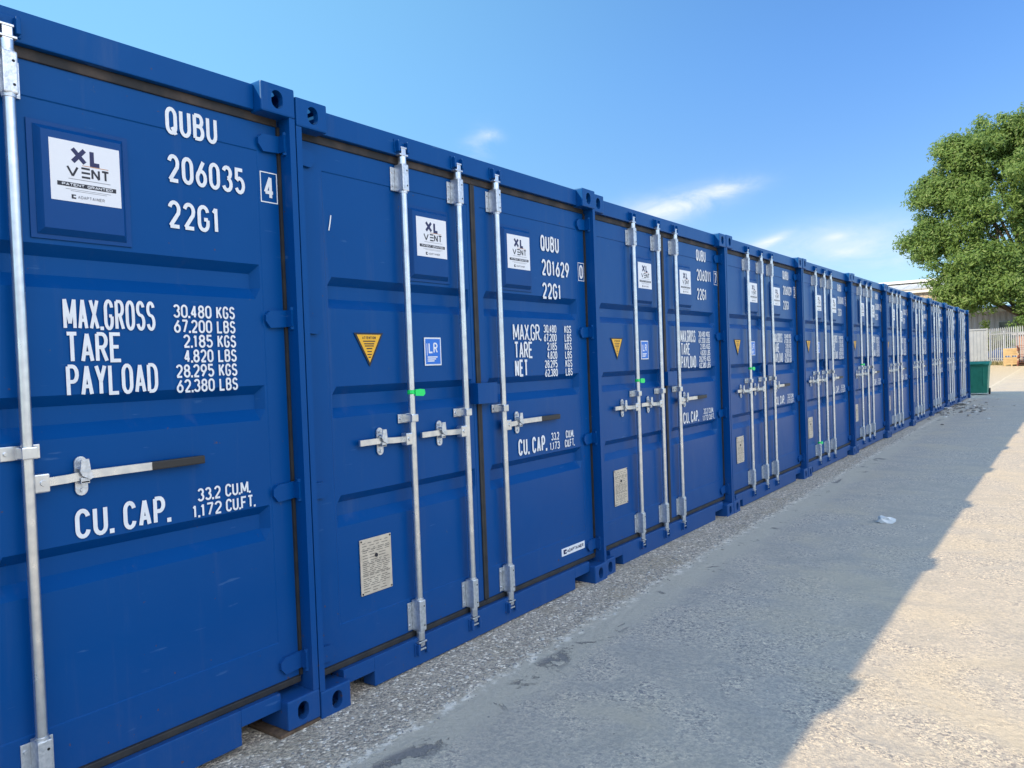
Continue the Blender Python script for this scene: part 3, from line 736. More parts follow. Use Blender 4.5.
# ------------------------------------------------------------------ ground
def ground_mat():
    m = bpy.data.materials.new('yard_concrete'); m.use_nodes = True
    t = m.node_tree; N = t.nodes; L = t.links.new; b = N['Principled BSDF']
    g = N.new('ShaderNodeNewGeometry'); P = g.outputs['Position']
    def noise(scale, detail=4, rough=0.55, vec=None, dist=0.0):
        n = N.new('ShaderNodeTexNoise'); n.inputs['Scale'].default_value = scale; n.inputs['Detail'].default_value = detail
        n.inputs['Roughness'].default_value = rough; n.inputs['Distortion'].default_value = dist
        L(vec or P, n.inputs['Vector']); return n.outputs[0]
    def mr(v, a, b_, c=0.0, d=1.0, smooth=True):
        n = N.new('ShaderNodeMapRange'); n.interpolation_type = 'SMOOTHSTEP' if smooth else 'LINEAR'
        n.inputs[1].default_value = a; n.inputs[2].default_value = b_; n.inputs[3].default_value = c; n.inputs[4].default_value = d
        L(v, n.inputs[0]); return n.outputs[0]
    def ma(op, a, c=None):
        n = N.new('ShaderNodeMath'); n.operation = op
        for i, x in enumerate((a, c)):
            if x is None: continue
            if isinstance(x, (int, float)): n.inputs[i].default_value = x
            else: L(x, n.inputs[i])
        return n.outputs[0]
    def mix(f, a, c):
        n = N.new('ShaderNodeMix'); n.data_type = 'RGBA'
        if isinstance(f, (int, float)): n.inputs[0].default_value = f
        else: L(f, n.inputs[0])
        for i, x in ((6, a), (7, c)):
            if isinstance(x, tuple): n.inputs[i].default_value = (*x, 1)
            else: L(x, n.inputs[i])
        return n.outputs[2]
    sp = N.new('ShaderNodeSeparateXYZ'); L(P, sp.inputs[0]); X, Y = sp.outputs[0], sp.outputs[1]
    # chips of stone: voronoi cells with random value
    def chips(scale):
        v = N.new('ShaderNodeTexVoronoi'); v.inputs['Scale'].default_value = scale; v.inputs['Randomness'].default_value = 1.0
        mpn = N.new('ShaderNodeMapping'); mpn.inputs['Scale'].default_value = (1, 1, 0.0); L(P, mpn.inputs[0]); L(mpn.outputs[0], v.inputs['Vector'])
        s = N.new('ShaderNodeSeparateColor'); L(v.outputs['Color'], s.inputs[0]); return s.outputs[0], s.outputs[1], v.outputs['Distance']
    c1, c1b, d1 = chips(150); c2, c2b, d2 = chips(80)
    big = noise(0.55, 5, 0.6); mid = noise(2.7, 6, 0.65, dist=0.6); fine = noise(38, 5, 0.7); vfine = noise(190, 3, 0.7)
    # weathered slab
    slab = mix(mr(mid, .3, .7), (0.245, 0.235, 0.220), (0.345, 0.325, 0.300))
    slab = mix(ma('MULTIPLY', mr(big, .42, .62), .45), slab, (0.275, 0.272, 0.268))
    worn = mr(ma('ADD', ma('MULTIPLY', mid, .55), ma('MULTIPLY', big, .45)), .43, .56)      # 1: aggregate shows
    grain = mix(c1, (0.14, 0.137, 0.135), (0.47, 0.44, 0.40))
    slab = mix(ma('MULTIPLY', mr(worn, 0, 1, .22, .80), 1.0), slab, grain)
    slab = mix(ma('MULTIPLY', mr(c2, .86, .90), mr(worn, 0, 1, .2, .7)), slab, (0.085, 0.085, 0.09))
    slab = mix(ma('MULTIPLY', mr(c2b, .90, .94), ma('MULTIPLY', worn, .5)), slab, (0.55, 0.52, 0.47))
    slab = mix(ma('MULTIPLY', mr(fine, .42, .62), .50), slab, (0.17, 0.167, 0.165))
    slab = mix(ma('MULTIPLY', mr(noise(1.05, 5, .6, dist=.4), .46, .66), .50), slab, (0.330, 0.308, 0.275))
    # long sweeping smears across the lane
    mpn = N.new('ShaderNodeMapping'); mpn.inputs['Scale'].default_value = (0.9, 5.5, 1); mpn.inputs['Rotation'].default_value = (0, 0, 0.12); L(P, mpn.inputs[0])
    sm = noise(1.0, 6, 0.7, vec=mpn.outputs[0])
    slab = mix(ma('MULTIPLY', mr(sm, .52, .70), .38), slab, (0.185, 0.182, 0.18))
    # strip of coarse loose grit along the container feet
    edge = ma('ADD', ma('ADD', X, ma('MULTIPLY', Y, 0.0155)), ma('MULTIPLY', ma('SUBTRACT', noise(1.7, 6, 0.7), .5), 0.16))
    grit = mix(c2, (0.125, 0.12, 0.115), (0.42, 0.39, 0.355))
    grit = mix(ma('MULTIPLY', mr(c1, .3, .95), .50), grit, (0.38, 0.355, 0.325))
    grit = mix(mr(c2b, .90, .93), grit, (0.60, 0.57, 0.53))
    grit = mix(ma('MULTIPLY', mr(fine, .50, .66), .5), grit, (0.19, 0.172, 0.155))
    grit = mix(ma('MULTIPLY', mr(mid, .45, .68), .3), grit, (0.24, 0.215, 0.18))
    gm = mr(edge, .43, .34)
    fade = mr(Y, 9.0, 15.0, 1.0, .45)
    # smooth dusty mortar band outside the grit
    dust = mix(mr(fine, .3, .7), (0.280, 0.268, 0.245), (0.340, 0.325, 0.300))
    dm = ma('MULTIPLY', mr(edge, .72, .54), .75)
    col = mix(dm, slab, dust)
    # pale broken lip with scattered white chips
    lip = ma('MULTIPLY', mr(edge, .33, .38), mr(edge, .46, .41))
    col = mix(ma('MULTIPLY', gm, fade), col, grit)
    col = mix(ma('MULTIPLY', lip, ma('MULTIPLY', mr(noise(14, 5, .7), .50, .60), .75)), col, (0.52, 0.50, 0.47))
    # broken tar patches in the joint
    jx = ma('ADD', ma('ADD', X, ma('MULTIPLY', Y, 0.0155)), ma('MULTIPLY', ma('SUBTRACT', noise(1.1, 4, .6), .5), 0.22))
    jb = ma('MULTIPLY', mr(jx, .44, .50), mr(jx, .64, .56))
    tar = ma('MULTIPLY', jb, mr(noise(3.0, 7, .72, dist=.8), .555, .60))
    col = mix(ma('MULTIPLY', tar, .62), col, (0.045, 0.047, 0.055))
    # scattered dark stains
    st = mr(noise(1.9, 8, .75, dist=1.2), .69, .72)
    col = mix(ma('MULTIPLY', st, .55), col, (0.085, 0.085, 0.09))
    # expansion joints and hairline cracks
    yj = ma('ABSOLUTE', ma('SUBTRACT', ma('FRACT', ma('ADD', ma('MULTIPLY', ma('ADD', Y, ma('MULTIPLY', ma('SUBTRACT', noise(.9, 5, .7), .5), .25)), 1/5.2), .23)), .5))
    jl = ma('MULTIPLY', mr(yj, .0036, .0012), mr(X, .5, .9))
    jl = ma('MULTIPLY', jl, mr(noise(2.2, 4, .6), .42, .55))
    col = mix(ma('MULTIPLY', jl, .12), col, (0.12, 0.11, 0.10))
    # soil and dust beyond the last container
    far = ma('MULTIPLY', mr(Y, 30.0, 60.0), .35)
    col = mix(far, col, (0.34, 0.295, 0.235))
    tone = N.new('ShaderNodeHueSaturation'); tone.inputs['Value'].default_value = 1.80; tone.inputs['Saturation'].default_value = 2.3; L(col, tone.inputs['Color'])
    L(tone.outputs[0], b.inputs['Base Color'])
    b.inputs['Roughness'].default_value = 0.92; b.inputs['Specular IOR Level'].default_value = 0.25
    hgt = ma('ADD', ma('MULTIPLY', ma('SUBTRACT', 1.0, d1), ma('MULTIPLY', worn, .35)), ma('MULTIPLY', fine, .8))
    hgt = ma('ADD', hgt, ma('MULTIPLY', vfine, .35))
    hgt = ma('ADD', hgt, ma('MULTIPLY', ma('MULTIPLY', ma('SUBTRACT', 1.0, d2), gm), 1.1))
    hgt = ma('ADD', hgt, ma('MULTIPLY', mid, 1.6)); hgt = ma('SUBTRACT', hgt, ma('MULTIPLY', tar, .8)); hgt = ma('SUBTRACT', hgt, ma('MULTIPLY', jl, .15))
    bp = N.new('ShaderNodeBump'); bp.inputs['Strength'].default_value = 0.95; bp.inputs['Distance'].default_value = 0.009
    L(hgt, bp.inputs['Height']); L(bp.outputs[0], b.inputs['Normal'])
    return m
M['ground'] = ground_mat()
gb = MB()
gx = [-600, -120, -30, -8, -2, 0, 1, 2, 4, 8, 30, 120, 600]; gy = [-400, -80, -20, -6, -2, 0, 4, 10, 20, 40, 80, 160, 400, 1200]
gb.add([(x, y, 0) for x in gx for y in gy], [(i*len(gy)+j, (i+1)*len(gy)+j, (i+1)*len(gy)+j+1, i*len(gy)+j+1) for i in range(len(gx)-1) for j in range(len(gy)-1)])
tag(gb.build('ground', M['ground']), kind='structure')

# loose stones: one uncountable scatter
def stone(mb, x, y, r, rnd, flat=.6):
    n = 6; a0 = rnd.random()*6.28
    rr = [r*rnd.uniform(.7, 1.2) for _ in range(n)]
    base = [(x+rr[i]*cos(a0+i*2*pi/n), y+rr[i]*sin(a0+i*2*pi/n), .0005) for i in range(n)]
    top = [(x+rr[i]*.6*cos(a0+i*2*pi/n+.3), y+rr[i]*.6*sin(a0+i*2*pi/n+.3), r*flat*rnd.uniform(.7, 1.2)) for i in range(n)]
    mb.add(base+top, [(i, (i+1) % n, n+(i+1) % n, n+i) for i in range(n)] + [tuple(range(n, 2*n))])
rnd = random.Random(11)
gv = MB()
for _ in range(5200):
    y = rnd.uniform(-2.2, 14)**1.0; x = rnd.triangular(-.02, .46, .36) - .0155*y
    gv.mat(rnd.choice((0, 0, 1, 1, 2))); stone(gv, x, y, rnd.uniform(.0025, .0070) * (1.9 if rnd.random() < .04 else 1), rnd)
for _ in range(900):
    y = rnd.uniform(-1.0, 18); x = rnd.uniform(.35, 5)
    gv.mat(rnd.choice((0, 1, 2))); stone(gv, x, y, rnd.uniform(.002, .006), rnd)
for _ in range(260):
    y = rnd.gauss(19.3, 1.5); x = rnd.gauss(.05, .45)
    gv.mat(rnd.choice((0, 1, 2, 3, 3))); stone(gv, x, y, rnd.uniform(.012, .06), rnd, .45)
ST = [mat('grey_stone', (0.27, 0.26, 0.25), .9), mat('tan_stone', (0.36, 0.32, 0.27), .9), mat('pale_stone', (0.52, 0.50, 0.47), .9), mat('dark_soil', (0.17, 0.15, 0.13), .95)]
tag(gv.build('gravel', ST), 'loose grey and white grit scattered along the container feet', 'gravel', kind='stuff')

# white crumpled scrap on the lane
def crumple(name, x, y, r, m, label, cat, seed, sz=.6):
    bm = bmesh.new(); bmesh.ops.create_icosphere(bm, subdivisions=2, radius=r); q = random.Random(seed)
    for v in bm.verts:
        v.co *= q.uniform(.55, 1.25); v.co.z = max(v.co.z*sz + r*.25, 0.0); v.co.x *= 1.25
    mb = MB(); mb.frombm(bm); o = mb.build(name, m, loc=(x, y, .001)); tag(o, label, cat); return o
M['paper'] = mat('white_scrap', (0.62, 0.63, 0.64), .8); M['drab'] = mat('drab_scrap', (0.42, 0.41, 0.40), .9)
crumple('crumpled_scrap', 1.245, 5.06, .062, M['paper'], 'white crumpled scrap lying alone on the shaded concrete lane', 'litter', 5)
crumple('crumpled_scrap', .14, 21.0, .12, M['drab'], 'pale scrap in the rubble by the far containers, nearest the bin', 'litter', 8, .4)
crumple('crumpled_scrap', -.02, 19.2, .11, M['drab'], 'pale scrap in the rubble by the far containers, nearest the camera', 'litter', 9, .4)

# ------------------------------------------------------------------ green wheeled bin
M['bin'] = mat('green_bin_plastic', (0.010, 0.17, 0.105), .42, var=(0.020, 0.21, 0.14), scale=6, bump=.1)
def wheelie_bin(x, y):
    r = empty('wheeled_bin', (x, y, 0)); tag(r, 'dark green wheeled bin with closed lid beyond the last blue container', 'bin')
    b = MB(); hw = .30
    lo = [(-hw+.05, .03), (hw-.05, .03), (hw-.05, .60), (-hw+.05, .60)]; hi = [(-hw, 0), (hw, 0), (hw, .72), (-hw, .72)]
    zs = (.06, .90, .96); b.add([(px, py, .06) for px, py in lo] + [(px, py, .90) for px, py in hi], [(3,2,1,0), (0,1,5,4), (1,2,6,5), (2,3,7,6), (3,0,4,7)])
    b.box(-hw-.015, hw+.015, -.015, .735, .90, .945, .008)
    for xx in (-.16, .16): b.box(xx-.02, xx+.02, -.004, .03, .30, .88, .006)
    b.build('body', M['bin'], r)
    l = MB(); pts = [(-.05, .948), (-.03, .985), (.10, 1.035), (.45, 1.050), (.70, 1.030), (.76, .985), (.76, .948)]
    n = len(pts); l.add([(-hw-.03, a, z) for a, z in pts] + [(hw+.03, a, z) for a, z in pts], [tuple(range(n)), tuple(reversed(range(n, 2*n)))] + [(i, n+i, n+(i+1) % n, (i+1) % n) for i in range(n)])
    l.box(-.18, .18, -.085, -.045, .955, .975, .006)
    l.build('lid', M['bin'], r)
    for xx in (-.27, .27):
        w = MB().tube((xx-.025, .64, .10), (xx+.025, .64, .10), .10, n=20); w.tube((xx-.03, .64, .10), (xx+.03, .64, .10), .035, n=12); w.build('wheel', M['rubber'], r)
    h = MB().tube((-.25, .80, .97), (.25, .80, .97), .016, n=10)
    for xx in (-.25, .25): h.tube((xx, .80, .97), (xx, .72, .93), .016, n=8)
    h.build('handle', M['bin'], r)
wheelie_bin(.035, 26.0)

# ------------------------------------------------------------------ fences at the yard end
M['fence'] = mat('galvanised_fence', (0.36, 0.39, 0.44), .55, .2, var=(0.30, 0.32, 0.37), scale=3)
M['sheet'] = mat('white_steel_sheet', (0.27, 0.30, 0.35), .5, var=(0.23, 0.26, 0.31), scale=2)
def fence_pt(s): # from the solid corner at s=0 towards the right
    return Vector((-3.80 + s*.418, 78.0 - s*.908, 0))
# palisade
r = empty('palisade_fence', fence_pt(0)); tag(r, 'pale grey steel palisade fence with pointed pales at the yard end', 'fence')
ang = math.atan2(-.908, .418); r.rotation_euler = (0, 0, ang)
LEN = 26.0; H = 3.2
fr = MB()
for z in (.55, 2.65): fr.box(0, LEN, .03, .09, z-.05, z+.05)
fr.build('rail', M['fence'], r)
k = 0; s = .25
pale = MB(); w = .10
pale.add([(-w, 0, .08), (-w*.35, -.03, .08), (w*.35, -.03, .08), (w, 0, .08), (-w, 0, H-.16), (-w*.35, -.03, H-.12), (w*.35, -.03, H-.12), (w, 0, H-.16), (0, -.02, H)],
         [(0,1,5,4), (1,2,6,5), (2,3,7,6), (4,5,8), (5,6,8), (6,7,8)])
pm = pale.mesh('pale', M['fence'])
while s < LEN and k < 64:
    link('pale', pm, r, (s, 0, 0)); s += .41; k += 1
for i in range(10):
    MB().box(i*2.75+.02, i*2.75+.12, .09, .19, 0, 2.9).build('post', M['fence'], r)
# solid sheeted panel to the left of it
r = empty('sheet_fence', fence_pt(0)); tag(r, 'solid white steel sheet fence between the last container and the palisade', 'fence')
r.rotation_euler = (0, 0, pi + .12)
for i in range(8):
    p = MB(); n = 6; x0 = .12 + i*1.6
    for j in range(n):
        a = x0 + j*1.56/n; wd = 1.56/n
        p.add([(a, 0, .1), (a+wd*.1, -.03, .1), (a+wd*.8, -.03, .1), (a+wd*.9, 0, .1), (a+wd, 0, .1), (a, 0, 3.1), (a+wd*.1, -.03, 3.1), (a+wd*.8, -.03, 3.1), (a+wd*.9, 0, 3.1), (a+wd, 0, 3.1)], [(q, q+1, 6+q, 5+q) for q in range(4)])
    p.box(x0, x0+1.56, -.05, .05, 3.08, 3.2)
    p.build('panel', M['sheet'], r)
    MB().box(x0-.09, x0-.01, -.04, .06, 0, 3.25).build('post', M['fence'], r)

# weeds along the fence foot
M['weed'] = mat('dry_weeds', (0.14, 0.13, 0.05), .9, var=(0.22, 0.19, 0.10), scale=1.5)
wd = MB(); q = random.Random(4)
for _ in range(2600):
    s = q.uniform(-6, 22); p = fence_pt(s) if s > 0 else Vector((-3.8+s*.99, 78+s*.12*-1, 0)); dx_, dy_ = q.gauss(0, .3), q.uniform(-1.6, .3)
    x, y = p.x+dx_, p.y+dy_; h = q.uniform(.08, .5); a = q.uniform(0, 6.28); ww = q.uniform(.02, .06)
    wd.add([(x-ww*cos(a), y-ww*sin(a), 0), (x+ww*cos(a), y+ww*sin(a), 0), (x+q.gauss(0, .12), y+q.gauss(0, .12), h)], [(0,1,2)])
tag(wd.build('weeds', M['weed']), 'dry low weeds along the foot of the far fence', 'weeds', kind='stuff')

# ------------------------------------------------------------------ pallets and crates
M['pinewood'] = mat('pale_pine', (0.48, 0.35, 0.19), .7, var=(0.38, 0.27, 0.14), scale=3)
M['redwood'] = mat('weathered_red_wood', (0.20, 0.075, 0.06), .8, var=(0.13, 0.055, 0.045), scale=3)
M['greywood'] = mat('grey_pallet_wood', (0.42, 0.33, 0.25), .8, var=(0.30, 0.22, 0.16), scale=3)
def crate(x, y, z, rz, label):
    r = empty('wooden_crate', (x, y, z), rz); tag(r, label, 'crate', 'pale pine crates at the fence')
    b = MB(); w, d, h = 1.08, 1.0, .70
    b.box(-w/2+.03, w/2-.03, -d/2+.03, d/2-.03, .12, h-.02)
    b.build('inner_box', M['pinewood'], r)
    f = MB()
    for k in range(4):
        z0 = .12 + k*.145
        f.box(-w/2, w/2, -d/2, -d/2+.025, z0, z0+.122); f.box(-w/2, w/2, d/2-.025, d/2, z0, z0+.122)
        f.box(-w/2, -w/2+.025, -d/2+.026, d/2-.026, z0, z0+.122); f.box(w/2-.025, w/2, -d/2+.026, d/2-.026, z0, z0+.122)
    f.build('side_board', M['pinewood'], r)
    f = MB()
    for xx in (-.45, 0, .45): f.box(xx-.05, xx+.05, -d/2, d/2, 0, .118)
    f.build('runner', M['pinewood'], r)
crate(-1.66, 70.2, 0, .1, 'lower pale pine crate of the pair standing by the palisade fence')
crate(-1.64, 70.25, .704, .02, 'upper pale pine crate, on top of the other crate by the palisade fence')
def pallet(x, y, z, rz, m, label):
    r = empty('wooden_pallet', (x, y, z), rz); tag(r, label, 'pallet', 'pallets stacked beside the pine crates')
    t_ = MB()
    for k in range(7): t_.box(-.6, .6, -.5+k*.15, -.5+k*.15+.10, .118, .142)
    t_.build('deck', m, r)
    b = MB()
    for xx in (-.55, 0, .55):
        for yy in (-.45, 0, .45): b.box(xx-.05, xx+.05, yy-.05, yy+.05, .022, .094)
        b.box(xx-.05, xx+.05, -.5, .5, .0945, .1175); b.box(xx-.05, xx+.05, -.5, .5, 0, .0215)
    b.build('block', m, r)
PN = ['bottom', 'second lowest', 'third lowest', 'fourth lowest', 'fifth lowest', 'sixth lowest', 'seventh lowest', 'eighth lowest', 'third from top', 'second from top', 'topmost']
for i in range(11):
    m_ = M['greywood'] if i in (3, 6, 7) else M['redwood']
    pallet(-.62 + q.uniform(-.04, .04), 69.6 + q.uniform(-.04, .04), i*.1445, q.uniform(-.05, .05), m_, ('pale worn' if m_ is M['greywood'] else 'dark red') + ' pallet, %s of the stack right of the pine crates' % PN[i])

# ------------------------------------------------------------------ buildings beyond the fence
M['roofwhite'] = mat('white_metal_roof', (0.58, 0.62, 0.68), .45, var=(0.52, 0.56, 0.62), scale=.5)
M['tanwall'] = mat('tan_cladding', (0.42, 0.37, 0.33), .7, var=(0.36, 0.32, 0.29), scale=.6)
M['greywall'] = mat('grey_cladding', (0.36, 0.36, 0.40), .6, var=(0.31, 0.31, 0.35), scale=.5)
M['glass'] = mat('dark_window', (0.02, 0.025, 0.03), .12)
M['brick'] = mat('red_brick', (0.30, 0.15, 0.11), .85, var=(0.38, 0.22, 0.16), scale=6)
def warehouse(x0, x1, y0, y1, he, hr, wall, label, name='warehouse', monitor=False):
    r = empty(name, ((x0+x1)/2, (y0+y1)/2, 0)); tag(r, label, 'building')
    hx, hy = (x1-x0)/2, (y1-y0)/2
    w = MB()
    n = max(int(hx*2/.5), 4)
    for sy in (-1, 1):
        pts = []
        for i in range(n):
            a = -hx + i*2*hx/n; d = 2*hx/n
            pts += [(a, 0), (a+d*.4, 0), (a+d*.5, .05), (a+d*.9, .05)]
        pts.append((hx, 0)); k = len(pts)
        w.add([(a, sy*(hy-b), 0) for a, b in pts] + [(a, sy*(hy-b), he) for a, b in pts], [(i, i+1, k+i+1, k+i) for i in range(k-1)])
    for sx in (-1, 1): w.add([(sx*hx, -hy, 0), (sx*hx, hy, 0), (sx*hx, hy, he), (sx*hx, 0, hr-.12), (sx*hx, -hy, he)], [(0,1,2,3,4)])
    w.build('wall', wall, r)
    f = MB()
    f.add([(-hx-.3, -hy-.4, he-.05), (hx+.3, -hy-.4, he-.05), (hx+.3, 0, hr), (-hx-.3, 0, hr), (hx+.3, hy+.4, he-.05), (-hx-.3, hy+.4, he-.05)], [(0,1,2,3), (3,2,4,5)])
    f.box(-hx-.3, hx+.3, -hy-.46, -hy-.405, he-.42, he+.06)
    for i in range(int(hx*2/1.2)):
        a = -hx + i*1.2; f.add([(a, -hy-.4, he-.01), (a+.06, -hy-.4, he-.01), (a+.06, 0, hr+.04), (a, 0, hr+.04)], [(0,1,2,3)])
    rf = f.build('roof', M['roofwhite'], r)
    for sy in (-1, 1): MB().tube((-hx-.3, sy*(hy+.46), he-.02), (hx+.3, sy*(hy+.46), he-.02), .09, n=8).build('gutter', M['fence'], rf)
    for i in range(int(hx*2/5)-1):
        a = -hx + 4.5 + i*5
        wi = MB().box(a-.9, a+.9, -hy-.06, -hy-.01, he*.55, he*.55+1.1).build('window', M['fence'], r)
        MB().box(a-.82, a+.82, -hy-.075, -hy-.062, he*.55+.08, he*.55+1.02).build('pane', M['glass'], wi)
    return r, rf, hx, hy
r, rf, hx, hy = warehouse(-34.0, -8.0, 95, 113, 8.35, 9.75, M['tanwall'], 'tall warehouse with white metal roof and tan wall behind the containers')
MB().box(-hx+2, hx-1.5, -1.2, 1.2, 9.75, 10.05).build('ridge_vent', M['roofwhite'], rf)
r, rf, hx, hy = warehouse(-7.6, 8.0, 92, 101, 5.60, 6.05, M['greywall'], 'low grey shed with white roof edge behind the fence and under the tree', 'shed')
# small brick hut seen through the palisade
r = empty('brick_hut', (.3, 81.5, 0)); tag(r, 'small red brick hut seen through the palisade behind the pallets', 'building')
MB().box(-2.2, 2.2, -1.5, 1.5, 0, 2.55).build('wall', M['brick'], r); MB().box(-2.4, 2.4, -1.7, 1.7, 2.552, 2.72).build('roof', M['greywall'], r)
MB().box(.4, 1.3, -1.53, -1.502, .02, 2.0).build('door', M['greywall'], r)

# parked car behind the palisade
M['carpaint'] = mat('blue_car_paint', (0.05, 0.10, 0.26), .25, .2, coat=.8)
def car(x, y, rz):
    r = empty('parked_car', (x, y, 0), rz); tag(r, 'blue parked car half hidden behind the palisade fence', 'car')
    b = MB(); prof = [(-2.1, .35), (-2.12, .75), (-1.95, .92), (-1.1, 1.0), (-.45, 1.42), (.75, 1.46), (1.45, 1.05), (2.0, .95), (2.1, .6), (2.08, .32)]
    bm = bmesh.new()
    L_ = [bm.verts.new((a, -.86 if z < 1.1 else -.66, z)) for a, z in prof]; R_ = [bm.verts.new((a, .86 if z < 1.1 else .66, z)) for a, z in prof]
    n = len(prof); bm.faces.new(L_); bm.faces.new(list(reversed(R_)))
    for i in range(n): bm.faces.new((L_[i], L_[(i+1) % n], R_[(i+1) % n], R_[i]))
    bmesh.ops.bevel(bm, geom=bm.edges[:], offset=.05, segments=2, affect='EDGES'); b.frombm(bm); b.build('body', M['carpaint'], r)
    for sy in (-1, 1):
        MB().add([(-.95, sy*.82, 1.03), (1.2, sy*.82, 1.05), (.7, sy*.70, 1.38), (-.42, sy*.70, 1.36)], [(0,1,2,3)]).build('side_window', M['glass'], r)
        for xx in (-1.3, 1.3):
            wl_ = MB().tube((xx, sy*.70, .32), (xx, sy*.89, .32), .32, n=20).build('wheel', M['rubber'], r)
            MB().tube((xx, sy*.885, .32), (xx, sy*.90, .32), .20, n=14).build('rim', M['galv'], wl_)
    for yy in (-.6, .6): MB().box(-2.14, -2.08, yy-.18, yy+.18, .66, .80, .02).build('headlight', M['sticker'], r)
car(-3.0, 80.6, .25)

# ------------------------------------------------------------------ tree, bushes
def leaf_mat(name, a, b_):
    m = bpy.data.materials.new(name); m.use_nodes = True
    t = m.node_tree; b = t.nodes['Principled BSDF']; L = t.links.new
    g = t.nodes.new('ShaderNodeNewGeometry')
    n = t.nodes.new('ShaderNodeTexNoise'); n.inputs['Scale'].default_value = .35; n.inputs['Detail'].default_value = 4; L(g.outputs['Position'], n.inputs['Vector'])
    ri = t.nodes.new('ShaderNodeMath'); ri.operation = 'MULTIPLY_ADD'; L(g.outputs['Random Per Island'], ri.inputs[0]); ri.inputs[1].default_value = .7; ri.inputs[2].default_value = -.35
    ad = t.nodes.new('ShaderNodeMath'); ad.operation = 'ADD'; L(ri.outputs[0], ad.inputs[0]); L(n.outputs[0], ad.inputs[1])
    mx = t.nodes.new('ShaderNodeMix'); mx.data_type = 'RGBA'; mx.inputs[6].default_value = (*a, 1); mx.inputs[7].default_value = (*b_, 1)
    L(ad.outputs[0], mx.inputs[0]); L(mx.outputs[2], b.inputs['Base Color'])
    b.inputs['Roughness'].default_value = .45; b.inputs['Specular IOR Level'].default_value = .5
    tr = t.nodes.new('ShaderNodeBsdfTranslucent'); L(mx.outputs[2], tr.inputs[0])
    ms = t.nodes.new('ShaderNodeMixShader'); ms.inputs[0].default_value = .55
    L(b.outputs[0], ms.inputs[1]); L(tr.outputs[0], ms.inputs[2]); L(ms.outputs[0], t.nodes['Material Output'].inputs[0])
    return m
M['leaf'] = leaf_mat('tree_leaves', (0.095, 0.185, 0.045), (0.235, 0.36, 0.105))
M['leaf2'] = leaf_mat('bush_leaves', (0.06, 0.12, 0.02), (0.16, 0.22, 0.05))
M['bark'] = mat('bark', (0.09, 0.075, 0.06), .9, var=(0.05, 0.042, 0.035), scale=5, bump=.5, bscale=12)
def leaves(mb, c, rad, n, size, rnd, out=None):
    """a clump: leaf sprays through a flattened shell volume"""
    for _ in range(n):
        d = Vector((rnd.gauss(0, 1), rnd.gauss(0, 1), rnd.gauss(0, 1))).normalized()
        p = Vector(c) + Vector((d.x*rad, d.y*rad, d.z*rad*.72)) * (rnd.random()**.45)
        nrm = (d + Vector((rnd.gauss(0, .45), rnd.gauss(0, .45), rnd.gauss(0, .45))) + Vector((-.22, -.45, .50))).normalized()
        a = nrm.orthogonal().normalized(); a = Matrix.Rotation(rnd.random()*6.28, 3, nrm) @ a; b = nrm.cross(a)
        s = size*rnd.uniform(.6, 1.3); bend = nrm*s*.15
        mb.add([p-a*s, p-b*s*.42-bend, p+a*s, p+b*s*.42-bend], [(0,1,2,3)])
def limb(mb, p0, p1, r0, r1, rnd, seg=5):
    pts = [Vector(p0).lerp(Vector(p1), i/seg) + Vector((rnd.gauss(0, .1), rnd.gauss(0, .1), 0))*(1 if 0 < i < seg else 0)*(Vector(p1)-Vector(p0)).length*.25 for i in range(seg+1)]
    for i in range(seg): mb.tube(pts[i], pts[i+1], r0+(r1-r0)*i/seg, r0+(r1-r0)*(i+1)/seg, n=9, caps=False)
rnd = random.Random(21)
TX, TY = -1.9, 90.0
tr = empty('broadleaf_tree', (TX, TY, 0)); tag(tr, 'tall dense green broadleaf tree rising behind the fence at the right', 'tree')
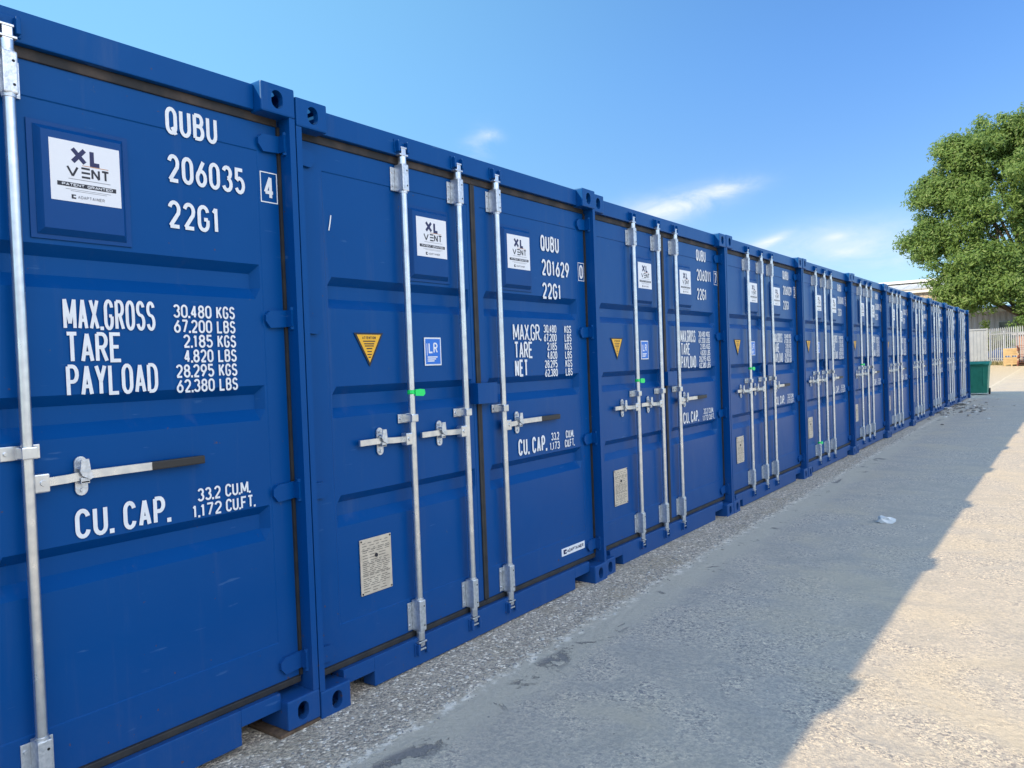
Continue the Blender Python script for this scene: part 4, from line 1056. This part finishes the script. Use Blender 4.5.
# lobes: centre (relative to trunk), radii, clumps
LOBES = [((.2, 0, 17.2), (7.6, 7.0, 6.8), 190), ((-6.0, -1, 14.8), (3.8, 3.6, 4.2), 75), ((-8.0, -1, 12.6), (2.5, 2.6, 2.1), 30), ((-3.4, 0, 20.6), (3.5, 3.6, 2.9), 46),
         ((2.2, 0, 22.0), (4.8, 5.0, 2.8), 46), ((-3.2, -2, 9.4), (4.6, 4.0, 2.6), 80), ((-5.6, -2, 8.4), (2.2, 2.4, 1.7), 22), ((4.5, 0, 14.0), (5.5, 5.5, 6.5), 80), ((2.4, -2.5, 7.6), (3.6, 3.2, 3.2), 60), ((-1.2, -2.6, 7.7), (4.0, 2.6, 1.5), 60), ((-2.8, -2.4, 8.6), (4.4, 2.6, 1.6), 40), ((-4.4, -2, 7.0), (2.6, 2.2, 1.6), 46), ((3.0, -1, 18.0), (4.5, 4.0, 3.6), 60), ((-2.0, -.5, 22.4), (3.2, 3.0, 2.0), 34), ((3.6, -2.6, 4.6), (2.8, 2.2, 2.0), 36), ((-5.2, -.6, 18.6), (2.6, 2.8, 2.6), 40), ((-4.5, -.8, 21.4), (2.5, 2.6, 2.0), 40), ((-7.2, -1.0, 17.6), (1.8, 2.2, 1.9), 24)]
cr = MB(); ends = []
for c, rd, n in LOBES:
    for _ in range(n):
        d = Vector((rnd.gauss(0, 1), rnd.gauss(0, 1), rnd.gauss(0, 1))).normalized(); k = rnd.random()**.33
        p = Vector((c[0]+d.x*rd[0]*k, c[1]+d.y*rd[1]*k, c[2]+d.z*rd[2]*k))
        leaves(cr, p, rnd.uniform(.75, 1.5), 150, .19, rnd)
        if rnd.random() < .05 and k < .7: ends.append(p)
cr.build('crown', M['leaf'], tr)
tk = MB(); tk.tube((0, 0, 0), (.1, 0, 1.2), .62, .46, n=14, caps=False); tk.tube((.1, 0, 1.2), (.0, .1, 7.5), .46, .36, n=14, caps=False); tk.tube((0, .1, 7.5), (-.3, 0, 19), .36, .07, n=10, caps=False)
tk.build('trunk', M['bark'], tr)
for p in ends: lb = MB(); z0 = max(4.5, p.z*.45); limb(lb, (0, .1*(z0/8), z0), p, .17, .03, rnd); lb.build('limb', M['bark'], tr)
def bush(x, y, rx, h, n, label, seed, m='leaf2'):
    q = random.Random(seed); r = empty('bush', (x, y, 0)); tag(r, label, 'bush')
    mb = MB()
    for _ in range(n):
        a = q.uniform(0, 6.28); k = math.sqrt(q.random()); z = h*(1-k*k*.6)*q.uniform(.25, .95)
        leaves(mb, (rx*k*cos(a), rx*.7*k*sin(a), z), q.uniform(.35, .7), 80, .13, q)
    mb.build('foliage', M[m], r)
    st = MB()
    for _ in range(7): limb(st, (q.gauss(0, .15), q.gauss(0, .15), 0), (q.gauss(0, rx*.5), q.gauss(0, rx*.3), h*.7), .05, .012, q, 3)
    st.build('stem', M['bark'], r)
bush(-4.4, 84.5, 1.9, 4.2, 60, 'light green bush just above the fence where white sheet meets palisade', 31)
bush(-1.1, 85.5, 1.9, 5.6, 80, 'darker green bush behind the palisade below the big tree', 32, 'leaf')
bush(1.6, 84.5, 2.2, 5.0, 80, 'green bush above the brick hut at the right photo edge', 33, 'leaf')
